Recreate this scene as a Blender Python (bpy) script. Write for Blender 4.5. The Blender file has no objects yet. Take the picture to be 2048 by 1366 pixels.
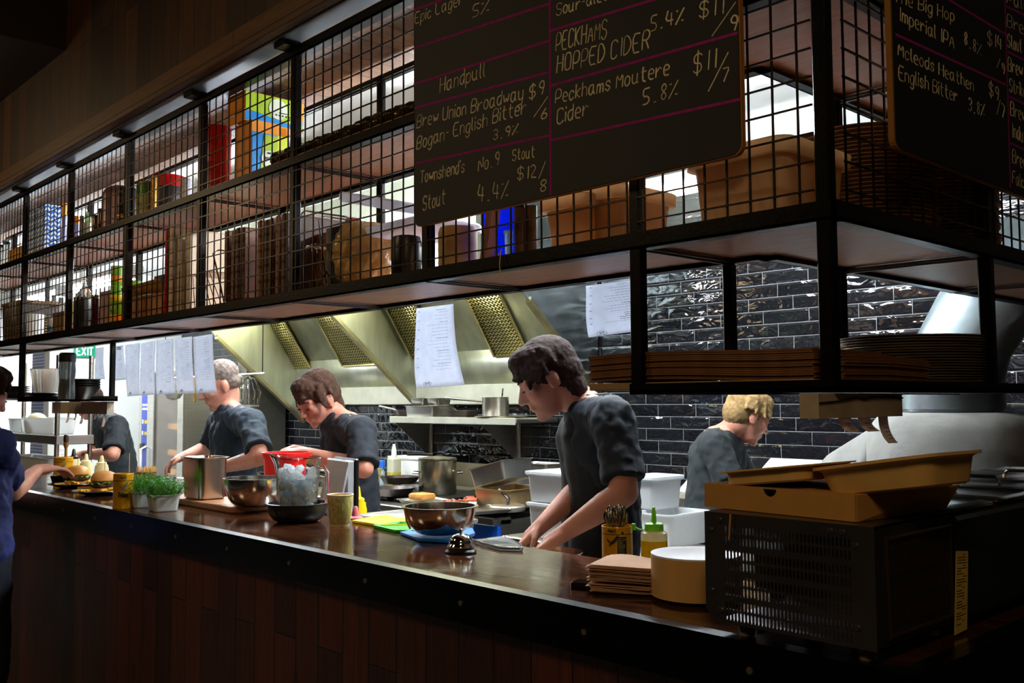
import bpy, bmesh, math, random
from mathutils import Vector, Matrix
random.seed(7)
sc = bpy.context.scene
COL = sc.collection
rad = math.radians

# ------------------------------------------------------------------ camera
FPX = 1923.13
_yaw, _pit, _rol = rad(42.888), rad(3.558), rad(-.321)
CAM = Vector((.62, -1.3419, 1.4592))
_F = Vector((-math.cos(_yaw)*math.cos(_pit), math.sin(_yaw)*math.cos(_pit), math.sin(_pit)))
_R0 = Vector((math.sin(_yaw), math.cos(_yaw), 0)); _U0 = _R0.cross(_F)
_R = _R0*math.cos(_rol)+_U0*math.sin(_rol); _U = _U0*math.cos(_rol)-_R0*math.sin(_rol)
cd = bpy.data.cameras.new('camera'); cam = bpy.data.objects.new('camera', cd); COL.objects.link(cam)
cam.matrix_world = Matrix(((_R.x, _U.x, -_F.x, CAM.x), (_R.y, _U.y, -_F.y, CAM.y), (_R.z, _U.z, -_F.z, CAM.z), (0, 0, 0, 1)))
cd.sensor_width = 36; cd.lens = FPX/2048*36; cd.clip_start = .05; cd.clip_end = 60
sc.camera = cam

# ------------------------------------------------------------------ world, lights, exposure
w = bpy.data.worlds.new('world'); sc.world = w; w.use_nodes = True
w.node_tree.nodes['Background'].inputs[0].default_value = (.010, .008, .006, 1)
w.node_tree.nodes['Background'].inputs[1].default_value = .35
vs = sc.view_settings; sc.display_settings.display_device = 'sRGB'
vs.view_transform = 'Standard'; vs.look = 'None'; vs.exposure = 0; vs.gamma = 1; vs.use_curve_mapping = False

def area(name, loc, sx, sy, power, col, rot=(0, 0, 0), spread=180):
    l = bpy.data.lights.new(name, 'AREA'); l.shape = 'RECTANGLE'; l.size = sx; l.size_y = sy
    l.energy = power; l.color = col; l.spread = rad(spread)
    o = bpy.data.objects.new(name, l); COL.objects.link(o); o.location = loc; o.rotation_euler = rot
    return o
COOL = (.93, .98, 1); WARM = (1, .72, .40); HOODC = (.98, 1, .66)
# the hood's own lamps
area('hood_light', (-5.8, 2.52, 2.20), 1.1, .08, 13, HOODC, (rad(-20), 0, 0))
area('hood_light', (-4.1, 2.52, 2.20), 1.1, .08, 13, HOODC, (rad(-20), 0, 0))
# dim warm pendants of the bar room
area('bar_pendant_light', (.9, -1.7, 2.9), .5, .5, 13, WARM, (rad(38), rad(8), 0))
area('bar_pendant_light', (-2.6, -1.9, 2.9), .5, .5, 10, WARM, (rad(42), 0, 0))
area('bar_pendant_light', (-5.2, -1.3, 2.7), .5, .5, 10, WARM, (rad(50), 0, 0))

# ------------------------------------------------------------------ pixel helpers (2048 x 1366 photograph) on real planes
def ray(u, v): return _F+_R*((u-1024)/FPX)-_U*((v-683)/FPX)
def at(u, v, x=None, y=None, z=None):
    d = ray(u, v)
    t = (x-CAM.x)/d.x if x is not None else (y-CAM.y)/d.y if y is not None else (z-CAM.z)/d.z
    return CAM+d*t
def dep(p): return (Vector(p)-CAM).dot(_F)
def X(u, v, y): return at(u, v, y=y).x
def Z(u, v, y): return at(u, v, y=y).z
def mpp(p): return dep(p)/FPX
def put(u, v, r, z):                                            # centre of a round thing whose front foot shows at (u, v)
    p = at(u, v, z=z); d = Vector((p.x-CAM.x, p.y-CAM.y, 0)).normalized()
    return p+d*r

# ------------------------------------------------------------------ materials
def lin(c):
    return tuple((x/255/12.92 if x/255 <= .04045 else ((x/255+.055)/1.055)**2.4) for x in c)+(1,)
MATS = {}
class NT:
    def __init__(s, name):
        s.m = bpy.data.materials.new(name); s.m.use_nodes = True; s.t = s.m.node_tree
        s.b = s.t.nodes['Principled BSDF']; s.o = s.t.nodes['Material Output']
    def n(s, ty, **kw):
        x = s.t.nodes.new('ShaderNode'+ty)
        for k, v in kw.items(): setattr(x, k, v)
        return x
    def l(s, a, b): s.t.links.new(a, b)
    def math(s, op, a, b=None, c=None):
        x = s.n('Math', operation=op)
        for i, q in enumerate((a, b, c)):
            if q is None: continue
            if isinstance(q, (int, float)): x.inputs[i].default_value = q
            else: s.l(q, x.inputs[i])
        return x.outputs[0]
    def coord(s, scale=(1, 1, 1)):
        tc = s.n('TexCoord'); mp = s.n('Mapping'); mp.inputs['Scale'].default_value = scale
        s.l(tc.outputs['Object'], mp.inputs[0]); return mp.outputs[0]
    def noise(s, vec, scale, detail=3, rough=.55, dist=0):
        x = s.n('TexNoise'); x.inputs['Scale'].default_value = scale; x.inputs['Detail'].default_value = detail
        x.inputs['Roughness'].default_value = rough; x.inputs['Distortion'].default_value = dist
        if vec is not None: s.l(vec, x.inputs['Vector'])
        return x.outputs['Fac']
    def ramp(s, fac, stops):
        x = s.n('ValToRGB'); e = x.color_ramp.elements
        for i, (p, c) in enumerate(stops):
            el = e[i] if i < 2 else e.new(p)
            el.position = p; el.color = c
        s.l(fac, x.inputs[0]); return x.outputs[0]
    def mix(s, fac, a, b, mode='MIX'):
        x = s.n('Mix', data_type='RGBA', blend_type=mode)
        for i, q in ((0, fac), (6, a), (7, b)):
            if isinstance(q, (int, float)): x.inputs[i].default_value = q
            elif isinstance(q, tuple): x.inputs[i].default_value = q
            else: s.l(q, x.inputs[i])
        return x.outputs[2]
    def bump(s, h, strength=.3, dist=.01):
        x = s.n('Bump'); x.inputs['Strength'].default_value = strength; x.inputs['Distance'].default_value = dist
        s.l(h, x.inputs['Height']); s.l(x.outputs[0], s.b.inputs['Normal'])
    def set(s, **kw):
        names = dict(rough='Roughness', metal='Metallic', trans='Transmission Weight', ior='IOR', coat='Coat Weight', alpha='Alpha', spec='Specular IOR Level', sss='Subsurface Weight', aniso='Anisotropic')
        for k, v in kw.items(): s.b.inputs[names[k]].default_value = v
def M(name, col, rough=.5, metal=0, var=.12, scale=9, bump=0, bscale=60, stretch=(1, 1, 1), trans=0, emit=0, coat=0, spec=.5, ior=1.45):
    if name in MATS: return MATS[name]
    t = NT(name); c = lin(col)
    f = t.noise(t.coord(stretch), scale)
    lo = tuple(x*(1-var) for x in c[:3])+(1,); hi = tuple(min(1, x*(1+var)) for x in c[:3])+(1,)
    cc = t.ramp(f, [(.3, lo), (.7, hi)]); t.l(cc, t.b.inputs['Base Color'])
    t.set(rough=rough, metal=metal, trans=trans, coat=coat, spec=spec, ior=ior)
    if bump: t.bump(t.noise(t.coord(stretch), bscale, 4), bump, .004)
    if emit: t.l(cc, t.b.inputs['Emission Color']); t.b.inputs['Emission Strength'].default_value = emit
    MATS[name] = t.m; return t.m
def planks(name, c1, c2, length, width, ax, rough=.55, gap=(8, 5, 3), grain=.5, mortar=.0025):
    """ax: (long axis, across axis) as indices of the object coordinates"""
    t = NT(name); tc = t.n('TexCoord'); sp = t.n('SeparateXYZ'); t.l(tc.outputs['Object'], sp.inputs[0])
    cb = t.n('CombineXYZ'); t.l(sp.outputs[ax[0]], cb.inputs[0]); t.l(sp.outputs[ax[1]], cb.inputs[1])
    br = t.n('TexBrick'); br.offset = .37; br.offset_frequency = 2; br.squash = 1
    t.l(cb.outputs[0], br.inputs['Vector'])
    br.inputs['Color1'].default_value = lin(c1); br.inputs['Color2'].default_value = lin(c2); br.inputs['Mortar'].default_value = lin(gap)
    br.inputs['Scale'].default_value = 1; br.inputs['Mortar Size'].default_value = mortar; br.inputs['Mortar Smooth'].default_value = .2
    br.inputs['Brick Width'].default_value = length; br.inputs['Row Height'].default_value = width; br.inputs['Bias'].default_value = 0
    mp = t.n('Mapping'); mp.inputs['Scale'].default_value = (1.2, 22, 1); t.l(cb.outputs[0], mp.inputs[0])
    g = t.noise(mp.outputs[0], 3, 6, .6, .6)
    gr = t.ramp(g, [(.32, (1-grain, 1-grain, 1-grain, 1)), (.68, (1, 1, 1, 1))])
    kn = t.ramp(t.noise(cb.outputs[0], 3.1, 3), [(.62, (1, 1, 1, 1)), (.78, (.45, .4, .35, 1))])
    t.l(t.mix(1, t.mix(1, br.outputs[0], gr, 'MULTIPLY'), kn, 'MULTIPLY'), t.b.inputs['Base Color'])
    t.set(rough=rough)
    h = t.math('SUBTRACT', t.math('MULTIPLY', g, .25), br.outputs['Fac']); t.bump(h, .5, .006)
    MATS[name] = t.m; return t.m
def tile(name, cx, cz, L, H, col, grout, wav=.6, g=.0014):
    t = NT(name); tc = t.n('TexCoord'); sp = t.n('SeparateXYZ'); t.l(tc.outputs['Object'], sp.inputs[0])
    zz = t.math('DIVIDE', t.math('SUBTRACT', sp.outputs[2], cz), H); row = t.math('FLOOR', zz); fz = t.math('FRACT', zz)
    xx = t.math('ADD', t.math('DIVIDE', t.math('SUBTRACT', sp.outputs[0], cx), L), t.math('DIVIDE', row, 3))
    ci = t.math('FLOOR', xx); fx = t.math('FRACT', xx)
    def edge(f, s): return t.math('LESS_THAN', t.math('MULTIPLY', t.math('MINIMUM', f, t.math('SUBTRACT', 1, f)), s), g)
    mort = t.math('MAXIMUM', edge(fz, H), edge(fx, L))
    cb = t.n('CombineXYZ'); t.l(ci, cb.inputs[0]); t.l(row, cb.inputs[1])
    wn = t.n('TexWhiteNoise', noise_dimensions='2D'); t.l(cb.outputs[0], wn.inputs['Vector'])
    v = t.ramp(wn.outputs['Value'], [(0, tuple(x*.7 for x in lin(col)[:3])+(1,)), (1, tuple(x*1.3 for x in lin(col)[:3])+(1,))])
    t.l(t.mix(mort, v, lin(grout)), t.b.inputs['Base Color'])
    t.l(t.math('ADD', t.math('MULTIPLY', mort, .6), .06), t.b.inputs['Roughness'])
    cb2 = t.n('CombineXYZ'); t.l(t.math('MULTIPLY', sp.outputs[0], .55), cb2.inputs[0]); t.l(t.math('MULTIPLY', wn.outputs['Value'], 9), cb2.inputs[1]); t.l(sp.outputs[2], cb2.inputs[2])
    nz = t.noise(cb2.outputs[0], 15, 2, .5, .8)
    # glazed pillow edge + hand made waviness
    pil = t.math('MINIMUM', t.math('MULTIPLY', t.math('MINIMUM', fz, t.math('SUBTRACT', 1, fz)), H/.012), 1)
    h = t.math('ADD', t.math('MULTIPLY', nz, wav*1.6), t.math('MULTIPLY', pil, .35)); t.bump(h, .5, .012)
    MATS[name] = t.m; return t.m
STEEL = M('brushed_stainless', (196, 192, 182), .28, 1, .08, 6, .08, 30, (1, 1, 14))
STEELH = M('hood_stainless', (178, 180, 162), .46, 1, .15, 4, .06, 18, (3, 3, .6))
CHROME = M('chrome', (225, 225, 222), .07, 1, .03)
BLACKST = M('black_steel', (20, 18, 16), .38, .85, .3, 14, .1, 120)
WIRE = M('dark_wire', (44, 38, 32), .33, .9, .2)
BLACKPL = M('black_plastic', (16, 16, 17), .35, 0, .2)
WHITEPL = M('white_plastic', (226, 226, 222), .38, 0, .04)

def TR(name, col, fac=.5, rough=.5, var=.05, scale=20, spec=.5, bump=0, bscale=60):
    if name in MATS: return MATS[name]
    m = M(name, col, rough, 0, var, scale, bump, bscale, spec=spec); t = m.node_tree; b = t.nodes['Principled BSDF']; o = t.nodes['Material Output']
    tl = t.nodes.new('ShaderNodeBsdfTranslucent'); mx = t.nodes.new('ShaderNodeMixShader'); mx.inputs[0].default_value = fac
    t.links.new(b.inputs['Base Color'].links[0].from_socket, tl.inputs[0]); t.links.new(b.outputs[0], mx.inputs[1]); t.links.new(tl.outputs[0], mx.inputs[2]); t.links.new(mx.outputs[0], o.inputs[0]); return m
PAPER = TR('white_paper', (232, 236, 246), .62, .8, .05, 30)
MILKPL = TR('milky_plastic', (230, 230, 222), .45, .4)
CREAM = TR('cream_plastic', (228, 202, 168), .6, .4)
INK = M('black_ink', (38, 38, 44), .8, 0, .1)
CARD = M('brown_card', (176, 128, 62), .75, 0, .08, 20, .05)
KRAFT = M('kraft_paper', (196, 152, 110), .8, 0, .12, 24, .06)
PULP = M('moulded_pulp', (206, 162, 92), .8, 0, .06, 20, .05)
RED = M('red_enamel', (178, 16, 14), .28, 0, .2, 14)
GLASS = M('clear_glass', (250, 253, 252), .02, 0, 0, trans=1, ior=1.45)
CLEARPL = M('clear_plastic', (236, 240, 240), .18, 0, .02, trans=.85, ior=1.3)
WHITEW = M('white_paint', (222, 224, 218), .6, 0, .04, 3)
YEL = M('yellow_plastic', (240, 200, 10), .35, 0, .05)
TIN = M('yellow_tin', (206, 146, 8), .3, .2, .12, 8)
DARKPR = M('dark_print', (36, 26, 12), .5, 0, .1)
SKIN = M('skin', (196, 134, 112), .5, 0, .10, 14, .05, 90)

# ------------------------------------------------------------------ mesh builder
class MB:
    def __init__(s): s.v = []; s.f = []; s.M = Matrix()
    def add(s, vs, fs):
        o = len(s.v); s.v += [tuple(s.M @ Vector(p)) for p in vs]; s.f += [tuple(i+o for i in f) for f in fs]; return s
    def at(s, loc=(0, 0, 0), rz=0, rx=0, ry=0):
        s.M = Matrix.Translation(loc) @ Matrix.Rotation(rz, 4, 'Z') @ Matrix.Rotation(ry, 4, 'Y') @ Matrix.Rotation(rx, 4, 'X'); return s
    def box(s, x0, x1, y0, y1, z0, z1, b=0, seg=1):
        P = [(x, y, z) for x in (x0, x1) for y in (y0, y1) for z in (z0, z1)]
        Fs = [(0, 1, 3, 2), (4, 6, 7, 5), (0, 4, 5, 1), (2, 3, 7, 6), (0, 2, 6, 4), (1, 5, 7, 3)]
        if b <= 0: return s.add(P, Fs)
        bm = bmesh.new(); vv = [bm.verts.new(p) for p in P]
        for f in Fs: bm.faces.new([vv[i] for i in f])
        bmesh.ops.bevel(bm, geom=bm.edges[:], offset=b, segments=seg, profile=.5, affect='EDGES')
        bm.verts.index_update(); s.add([v.co[:] for v in bm.verts], [[v.index for v in f.verts] for f in bm.faces]); bm.free(); return s
    def cbox(s, c, d, b=0, seg=1):
        return s.box(c[0]-d[0]/2, c[0]+d[0]/2, c[1]-d[1]/2, c[1]+d[1]/2, c[2]-d[2]/2, c[2]+d[2]/2, b, seg)
    def lathe(s, prof, n=28, c=(0, 0, 0), sx=1, sy=1):
        vs = []; fs = []; k = len(prof)
        for i in range(n):
            a = 2*math.pi*i/n
            for r, z in prof: vs.append((c[0]+r*math.cos(a)*sx, c[1]+r*math.sin(a)*sy, c[2]+z))
        for i in range(n):
            j = (i+1) % n
            for q in range(k-1):
                a, b, cc, d = i*k+q, j*k+q, j*k+q+1, i*k+q+1
                if prof[q][0] < 1e-6: fs.append((a, cc, d))
                elif prof[q+1][0] < 1e-6: fs.append((a, b, d))
                else: fs.append((a, b, cc, d))
        return s.add(vs, fs)
    def cyl(s, p0, p1, r0, r1=None, n=16, caps=True):
        r1 = r0 if r1 is None else r1; p0 = Vector(p0); p1 = Vector(p1)
        d = (p1-p0).normalized(); a = d.orthogonal().normalized(); b = d.cross(a)
        vs = []; fs = []
        for p, r in ((p0, r0), (p1, r1)):
            for i in range(n):
                t = 2*math.pi*i/n; vs.append(p+a*(r*math.cos(t))+b*(r*math.sin(t)))
        for i in range(n): j = (i+1) % n; fs.append((i, j, n+j, n+i))
        if caps: fs.append(tuple(range(n))[::-1]); fs.append(tuple(range(n, 2*n)))
        return s.add(vs, fs)
    def tube(s, pts, r, n=6, closed=False):
        pts = [Vector(p) for p in pts]; k = len(pts); vs = []; fs = []; prev = None
        for i, p in enumerate(pts):
            a = pts[i-1] if (i or closed) else p; b = pts[(i+1) % k] if (i < k-1 or closed) else p
            d = (b-a)
            d = d.normalized() if d.length > 1e-9 else Vector((0, 0, 1))
            if prev is None: e = d.orthogonal().normalized()
            else:
                e = prev-d*prev.dot(d); e = e.normalized() if e.length > 1e-6 else d.orthogonal().normalized()
            prev = e; g = d.cross(e); rr = r[i] if isinstance(r, (list, tuple)) else r
            for q in range(n):
                t = 2*math.pi*q/n; vs.append(p+e*(rr*math.cos(t))+g*(rr*math.sin(t)))
        for i in range(k if closed else k-1):
            j = (i+1) % k
            for q in range(n): w_ = (q+1) % n; fs.append((i*n+q, i*n+w_, j*n+w_, j*n+q))
        if not closed: fs.append(tuple(range(n))[::-1]); fs.append(tuple((k-1)*n+q for q in range(n)))
        return s.add(vs, fs)
    def ball(s, c, r, n=16, m=10):
        r = (r, r, r) if isinstance(r, (int, float)) else r; vs = [(c[0], c[1], c[2]-r[2])]; fs = []
        for i in range(1, m):
            a = -math.pi/2+math.pi*i/m
            for j in range(n):
                t = 2*math.pi*j/n; vs.append((c[0]+r[0]*math.cos(a)*math.cos(t), c[1]+r[1]*math.cos(a)*math.sin(t), c[2]+r[2]*math.sin(a)))
        vs.append((c[0], c[1], c[2]+r[2])); e = len(vs)-1
        for j in range(n):
            k = (j+1) % n; fs.append((0, 1+k, 1+j)); fs.append((e, 1+(m-2)*n+j, 1+(m-2)*n+k))
            for i in range(m-2): fs.append((1+i*n+j, 1+i*n+k, 1+(i+1)*n+k, 1+(i+1)*n+j))
        return s.add(vs, fs)
    def prism(s, poly, z0, z1):
        n = len(poly); vs = [(x, y, z0) for x, y in poly]+[(x, y, z1) for x, y in poly]
        return s.add(vs, [tuple(range(n))[::-1], tuple(range(n, 2*n))]+[(i, (i+1) % n, n+(i+1) % n, n+i) for i in range(n)])
    def rrect(s, lx, ly, prof, rc, c=(0, 0, 0), seg=4):
        """stack of rounded rectangles; prof = [(inset, z)...], first and last are closed when 'cap' (inset >= .9)"""
        rings = []; vs = []; fs = []
        for ins, z in prof:
            hx, hy = lx/2-ins, ly/2-ins; r = max(.002, min(rc-ins*.6, hx, hy)) if rc > 0 else .0005; ring = []
            for cx, cy, a0 in ((hx-r, hy-r, 0), (-hx+r, hy-r, 90), (-hx+r, -hy+r, 180), (hx-r, -hy+r, 270)):
                for q in range(seg+1):
                    a = rad(a0+90*q/seg); ring.append((c[0]+cx+r*math.cos(a), c[1]+cy+r*math.sin(a), c[2]+z))
            rings.append(ring)
        n = len(rings[0])
        for r_ in rings: vs += r_
        for k in range(len(rings)-1):
            for i in range(n): j = (i+1) % n; fs.append((k*n+i, k*n+j, (k+1)*n+j, (k+1)*n+i))
        fs.append(tuple(range(n))[::-1]); fs.append(tuple((len(rings)-1)*n+i for i in range(n)))
        return s.add(vs, fs)
    def grid(s, fn, nu, nv, th=0):
        vs = [fn(i/nu, j/nv) for i in range(nu+1) for j in range(nv+1)]
        fs = [(i*(nv+1)+j, (i+1)*(nv+1)+j, (i+1)*(nv+1)+j+1, i*(nv+1)+j+1) for i in range(nu) for j in range(nv)]
        return s.add(vs, fs)
    def build(s, name, mat, parent=None, loc=None, smooth=35, solid=0, rz=0):
        me = bpy.data.meshes.new(name); me.from_pydata(s.v, [], s.f); me.materials.append(mat)
        bm = bmesh.new(); bm.from_mesh(me); bmesh.ops.recalc_face_normals(bm, faces=bm.faces[:]); bm.to_mesh(me); bm.free()
        if smooth:
            me.shade_smooth(); me.set_sharp_from_angle(angle=rad(smooth))
        o = bpy.data.objects.new(name, me); COL.objects.link(o)
        if parent: o.parent = parent
        if loc is not None: o.location = loc
        o.rotation_euler.z = rz
        if solid:
            m = o.modifiers.new('thickness', 'SOLIDIFY'); m.thickness = solid; m.offset = 0
        return o
def tag(o, label, cat, group=None, kind=None):
    o['label'] = label; o['category'] = cat
    if group: o['group'] = group
    if kind: o['kind'] = kind
    return o
def thing(name, label, cat, loc=(0, 0, 0), rz=0, group=None):
    o = bpy.data.objects.new(name, None); COL.objects.link(o); o.empty_display_size = .05
    o.location = loc; o.rotation_euler = (0, 0, rz); return tag(o, label, cat, group)
def struct(o): o['kind'] = 'structure'; return o
def copy_tree(o, parent=None, loc=None, rz=None, label=None):
    c = o.copy(); COL.objects.link(c)
    if parent: c.parent = parent
    if loc is not None: c.location = loc
    if rz is not None: c.rotation_euler.z = rz
    if label: c['label'] = label
    for ch in list(o.children): copy_tree(ch, c)
    return c

# ================================================================== the setting
YW = 2.94                                                       # kitchen back wall
TILE = tile('black_gloss_tile', -1.668, 1.911, .2585, .0677, (17, 18, 21), (120, 120, 120))
TILEW = tile('white_gloss_tile', -1.7, 2.46, .30, .10, (96, 98, 91), (70, 70, 66), .5)
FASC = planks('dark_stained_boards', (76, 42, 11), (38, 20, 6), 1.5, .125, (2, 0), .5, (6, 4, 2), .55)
FRONTW = planks('counter_front_boards', (100, 46, 22), (60, 27, 12), 1.3, .115, (2, 0), .45, (6, 3, 2), .55)
CEILW = planks('pale_pine_boards', (150, 104, 66), (118, 80, 50), 2.4, .14, (1, 0), .6, (40, 26, 16), .35)
struct(MB().box(-10, 3, -4, YW+.1, -.1, 0).build('floor', M('pale_floor', (132, 128, 122), .5)))  # unseen floor, coloured pale to bounce light up under the shelves
o = struct(MB().box(-10, 3, YW, YW+.1, 0, 2.40).build('wall_back', TILE))
o = struct(MB().box(-10, 3, YW+.0, YW+.1, 2.40, 2.8).build('wall_upper', TILEW))
struct(MB().box(-9, 3, YW-.06, YW, 2.385, 2.41, .004).build('trim_1', WHITEW))
struct(MB().box(-9.2, -9.05, .3, YW, 0, 2.8).build('wall_left', WHITEW))
struct(MB().box(1.6, 1.7, -4, YW, 0, 2.9).build('wall_right', M('dark_wall', (34, 27, 22), .7)))
struct(MB().box(-10, 3, .52, YW, 2.76, 2.86).build('ceiling', WHITEW))
# board-clad bulkhead over the counter, with its square timber bottom edge
m = MB().box(-9, .3, .067, .15, 2.655, 3.6)
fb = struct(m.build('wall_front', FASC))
m = MB().box(-.30, .30, .067, 3, 2.80, 3.6)
struct(MB().box(-9, .1, .0625, .15, 2.5775, 2.655, .003).build('trim_2', planks('rail_timber', (96, 62, 30), (80, 50, 24), 2.2, .2, (0, 2), .5, (20, 12, 6), .3)))
# dropped soffit meeting the bulkhead at upper left
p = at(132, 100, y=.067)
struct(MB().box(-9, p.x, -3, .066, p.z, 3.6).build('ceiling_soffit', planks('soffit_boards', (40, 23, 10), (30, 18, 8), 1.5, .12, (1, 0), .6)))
# pale pine lining above the top shelf
struct(MB().box(-9, -.02, .10, .56, 2.578, 2.62).build('ceiling_lining', CEILW))
struct(MB().box(-.56, -.02, .56, YW, 2.578, 2.62).build('ceiling_lining', CEILW))

# ------------------------------------------------------------------ the bar counter
ct = thing('bar_counter', 'long L shaped bar counter with glossy dark timber top and boarded front', 'counter', (0, 0, 0))
TOPW = None
t = NT('worn_bar_top'); v = t.coord((1, 6, 1)); n1 = t.noise(v, 6, 6, .65, .4); n2 = t.noise(t.coord(), 3.2, 5, .7)
cc = t.ramp(n1, [(.3, lin((36, 18, 10))), (.55, lin((70, 38, 20))), (.75, lin((104, 60, 34)))])
cc = t.mix(t.ramp(n2, [(.45, (0, 0, 0, 1)), (.7, (.7, .7, .7, 1))]), cc, lin((36, 18, 10)))
t.l(cc, t.b.inputs['Base Color'])
t.l(t.ramp(t.noise(t.coord(), 9, 6, .7), [(.35, (.04, .04, .04, 1)), (.7, (.16, .16, .16, 1))]), t.b.inputs['Roughness'])
t.bump(n1, .10, .003); TOPW = t.m
m = MB(); m.prism([(-8.6, .012), (-.012, .012), (-.012, 2.9), (-.46, 2.9), (-.46, .455), (-8.6, .455)], 1.03, 1.07)
m.build('worktop', TOPW, ct)
m = MB(); m.prism([(-8.6, .03), (-.03, .03), (-.03, 2.9), (-.05, 2.9), (-.05, .05), (-8.6, .05)], 0, 1.03); m.build('front_panel', FRONTW, ct)
EDGE = M('blackened_edge_steel', (20, 21, 21), .28, .9, .3, 20, .1, 80)
m = MB(); m.box(-8.6, 0, 0, .006, .985, 1.0712); m.box(-8.6, 0, 0, .034, 1.0700, 1.0722); m.box(-.006, 0, 0, 2.9, .985, 1.0712); m.box(-.034, 0, .03, 2.9, 1.0700, 1.0722)
m.build('edge_strip', EDGE, ct)
for i in range(14):
    x = -.27-.36*i
    MB().cyl((x, 0, 1.028), (x, -.003, 1.028), .006, n=10).build('bolt', M('bolt_head', (150, 140, 110), .35, .9), ct)
MB().box(-8.6, -.46, .457, .47, .2, 1.06).build('back_panel', M('dark_panel', (26, 26, 28), .5), ct)

# ------------------------------------------------------------------ steel shelving frame hung over the counter
YS, YB, XS = .157, .512, -.189
ZB, ZM, ZT = 1.766, 2.20, 2.533
fr = thing('shelving_frame', 'long black steel mesh shelving cage hung over the bar counter', 'shelving', (0, 0, 0))
PX = [-.212, -.630, -1.323, -1.991, -2.643, -3.322, -4.02, -4.70, -5.38, -6.06]
PYR = [.182, .835, 1.49, 2.14]                                 # posts of the right wing
def post(x, y, z0, z1, s=.0135): MB().box(x-s, x+s/1, y-s, y+s, z0, z1, .003).build('post', BLACKST, fr)
for i, x in enumerate(PX):
    post(x, YS+.0145, ZB if i not in (0, 1, 7) else 1.471, 2.576)
    if i: post(x, YB-.02, ZB, 2.55, .012)
for y in PYR[1:]:
    post(XS-.0145, y, 1.471 if y < 2 else ZB, 2.576); post(XS-.355, y, ZB, 2.55, .012)
post(PX[1], YB-.02, 1.471, ZB, .012); post(-4.335, YB-.02, 1.471, ZB, .012)
post(XS-.355, .835, 1.471, ZB, .012)
# rails (angle irons) on three levels, front and back, both wings
m = MB()
xl = -6.3
for z, h in ((ZB, .034), (ZM-.012, .028), (ZT-.0, .03)):
    m.box(xl, XS, YS, YS+.006, z, z+h); m.box(xl, XS, YS, YS+.036, z, z+.005)
    m.box(XS-.006, XS, YS, 2.5, z, z+h); m.box(XS-.036, XS, YS, 2.5, z, z+.005)
    m.box(xl, XS-.36, YB-.006, YB, z, z+h); m.box(xl, XS-.36, YB-.03, YB, z, z+.005)
    m.box(XS-.36, XS-.354, YB, 2.5, z, z+h); m.box(XS-.36, XS-.33, YB, 2.5, z, z+.005)
m.build('rail', BLACKST, fr)
CBM = M('grey_angle_iron', (104, 102, 98), .4, .8, .2)
for z in (ZB+.002, ZM-.01):
    for x in PX[1:]: m = MB(); m.box(x-.012, x+.012, YS+.006, YB-.006, z, z+.006); m.box(x-.003, x+.003, YS+.01, YB-.01, z-.004, z); m.build('cross_bar', CBM, fr)
    for y in PYR[1:]: m = MB(); m.box(XS-.35, XS-.006, y-.012, y+.012, z, z+.006); m.box(XS-.35, XS-.006, y-.003, y+.003, z-.004, z); m.build('cross_bar', CBM, fr)
# steel channel between the cage and the bulkhead
MB().box(xl, XS, .098, .165, 2.5725, 2.577).build('top_channel', M('raw_steel_channel', (112, 114, 118), .5, .85, .2, 5, .06, 40, (1, 1, 12)), fr)
for x in PX: MB().box(x-.035, x+.035, .11, .17, 2.556, 2.574, .003).build('bracket', BLACKST, fr)
# plywood shelf boards, one per bay and level
PLY = None
t = NT('reddish_plywood'); n1 = t.noise(t.coord((2.5, 14, 1)), 4, 5, .6, .5)
t.l(t.ramp(n1, [(.3, lin((166, 116, 88))), (.7, lin((190, 140, 110)))]), t.b.inputs['Base Color']); t.set(rough=.42); t.bump(n1, .06, .003); PLY = t.m
bx = PX+[-6.7]
for z in (ZB+.012, ZM+.004):
    for a, b in zip(bx, bx[1:]):
        MB().box(b+.004, a-.004 if a != PX[0] else XS-.008, YS+.008, YB-.008, z, z+.018).build('shelf_board', PLY, fr)
    for a, b in zip([YB-.012]+PYR[1:], PYR[1:]+[2.5]):
        MB().box(XS-.352, XS-.008, a+.004, b-.004, z, z+.018).build('shelf_board', PLY, fr)
# welded wire panels
def wires(x0, x1, z0, z1, along='x', off=0):
    m = MB(); r = .0024; n = 4; k = 0; q = x0+.012
    while q < x1-.004:
        m.cyl((q, off, z0-.012, ) if along == 'x' else (off, q, z0-.012), (q, off, z1+.012) if along == 'x' else (off, q, z1+.012), r, n=n, caps=False); q += .05
    z = z0+.02
    while z < z1:
        a, b = ((x0, off-.004, z), (x1, off-.004, z)) if along == 'x' else ((off+.004, x0, z), (off+.004, x1, z))
        m.cyl(a, b, r, n=n, caps=False); z += .05
    m.build('mesh_panel', WIRE, fr)
for z0, z1 in ((ZB+.034, ZM-.012), (ZM+.016, ZT)):
    for a, b in zip(bx, bx[1:]): wires(b+.013, a-.013, z0, z1, 'x', YS+.003)
    for a, b in zip(PYR, PYR[1:]+[2.5]): wires(a+.013, b-.013, z0, z1, 'y', XS-.003)
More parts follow.
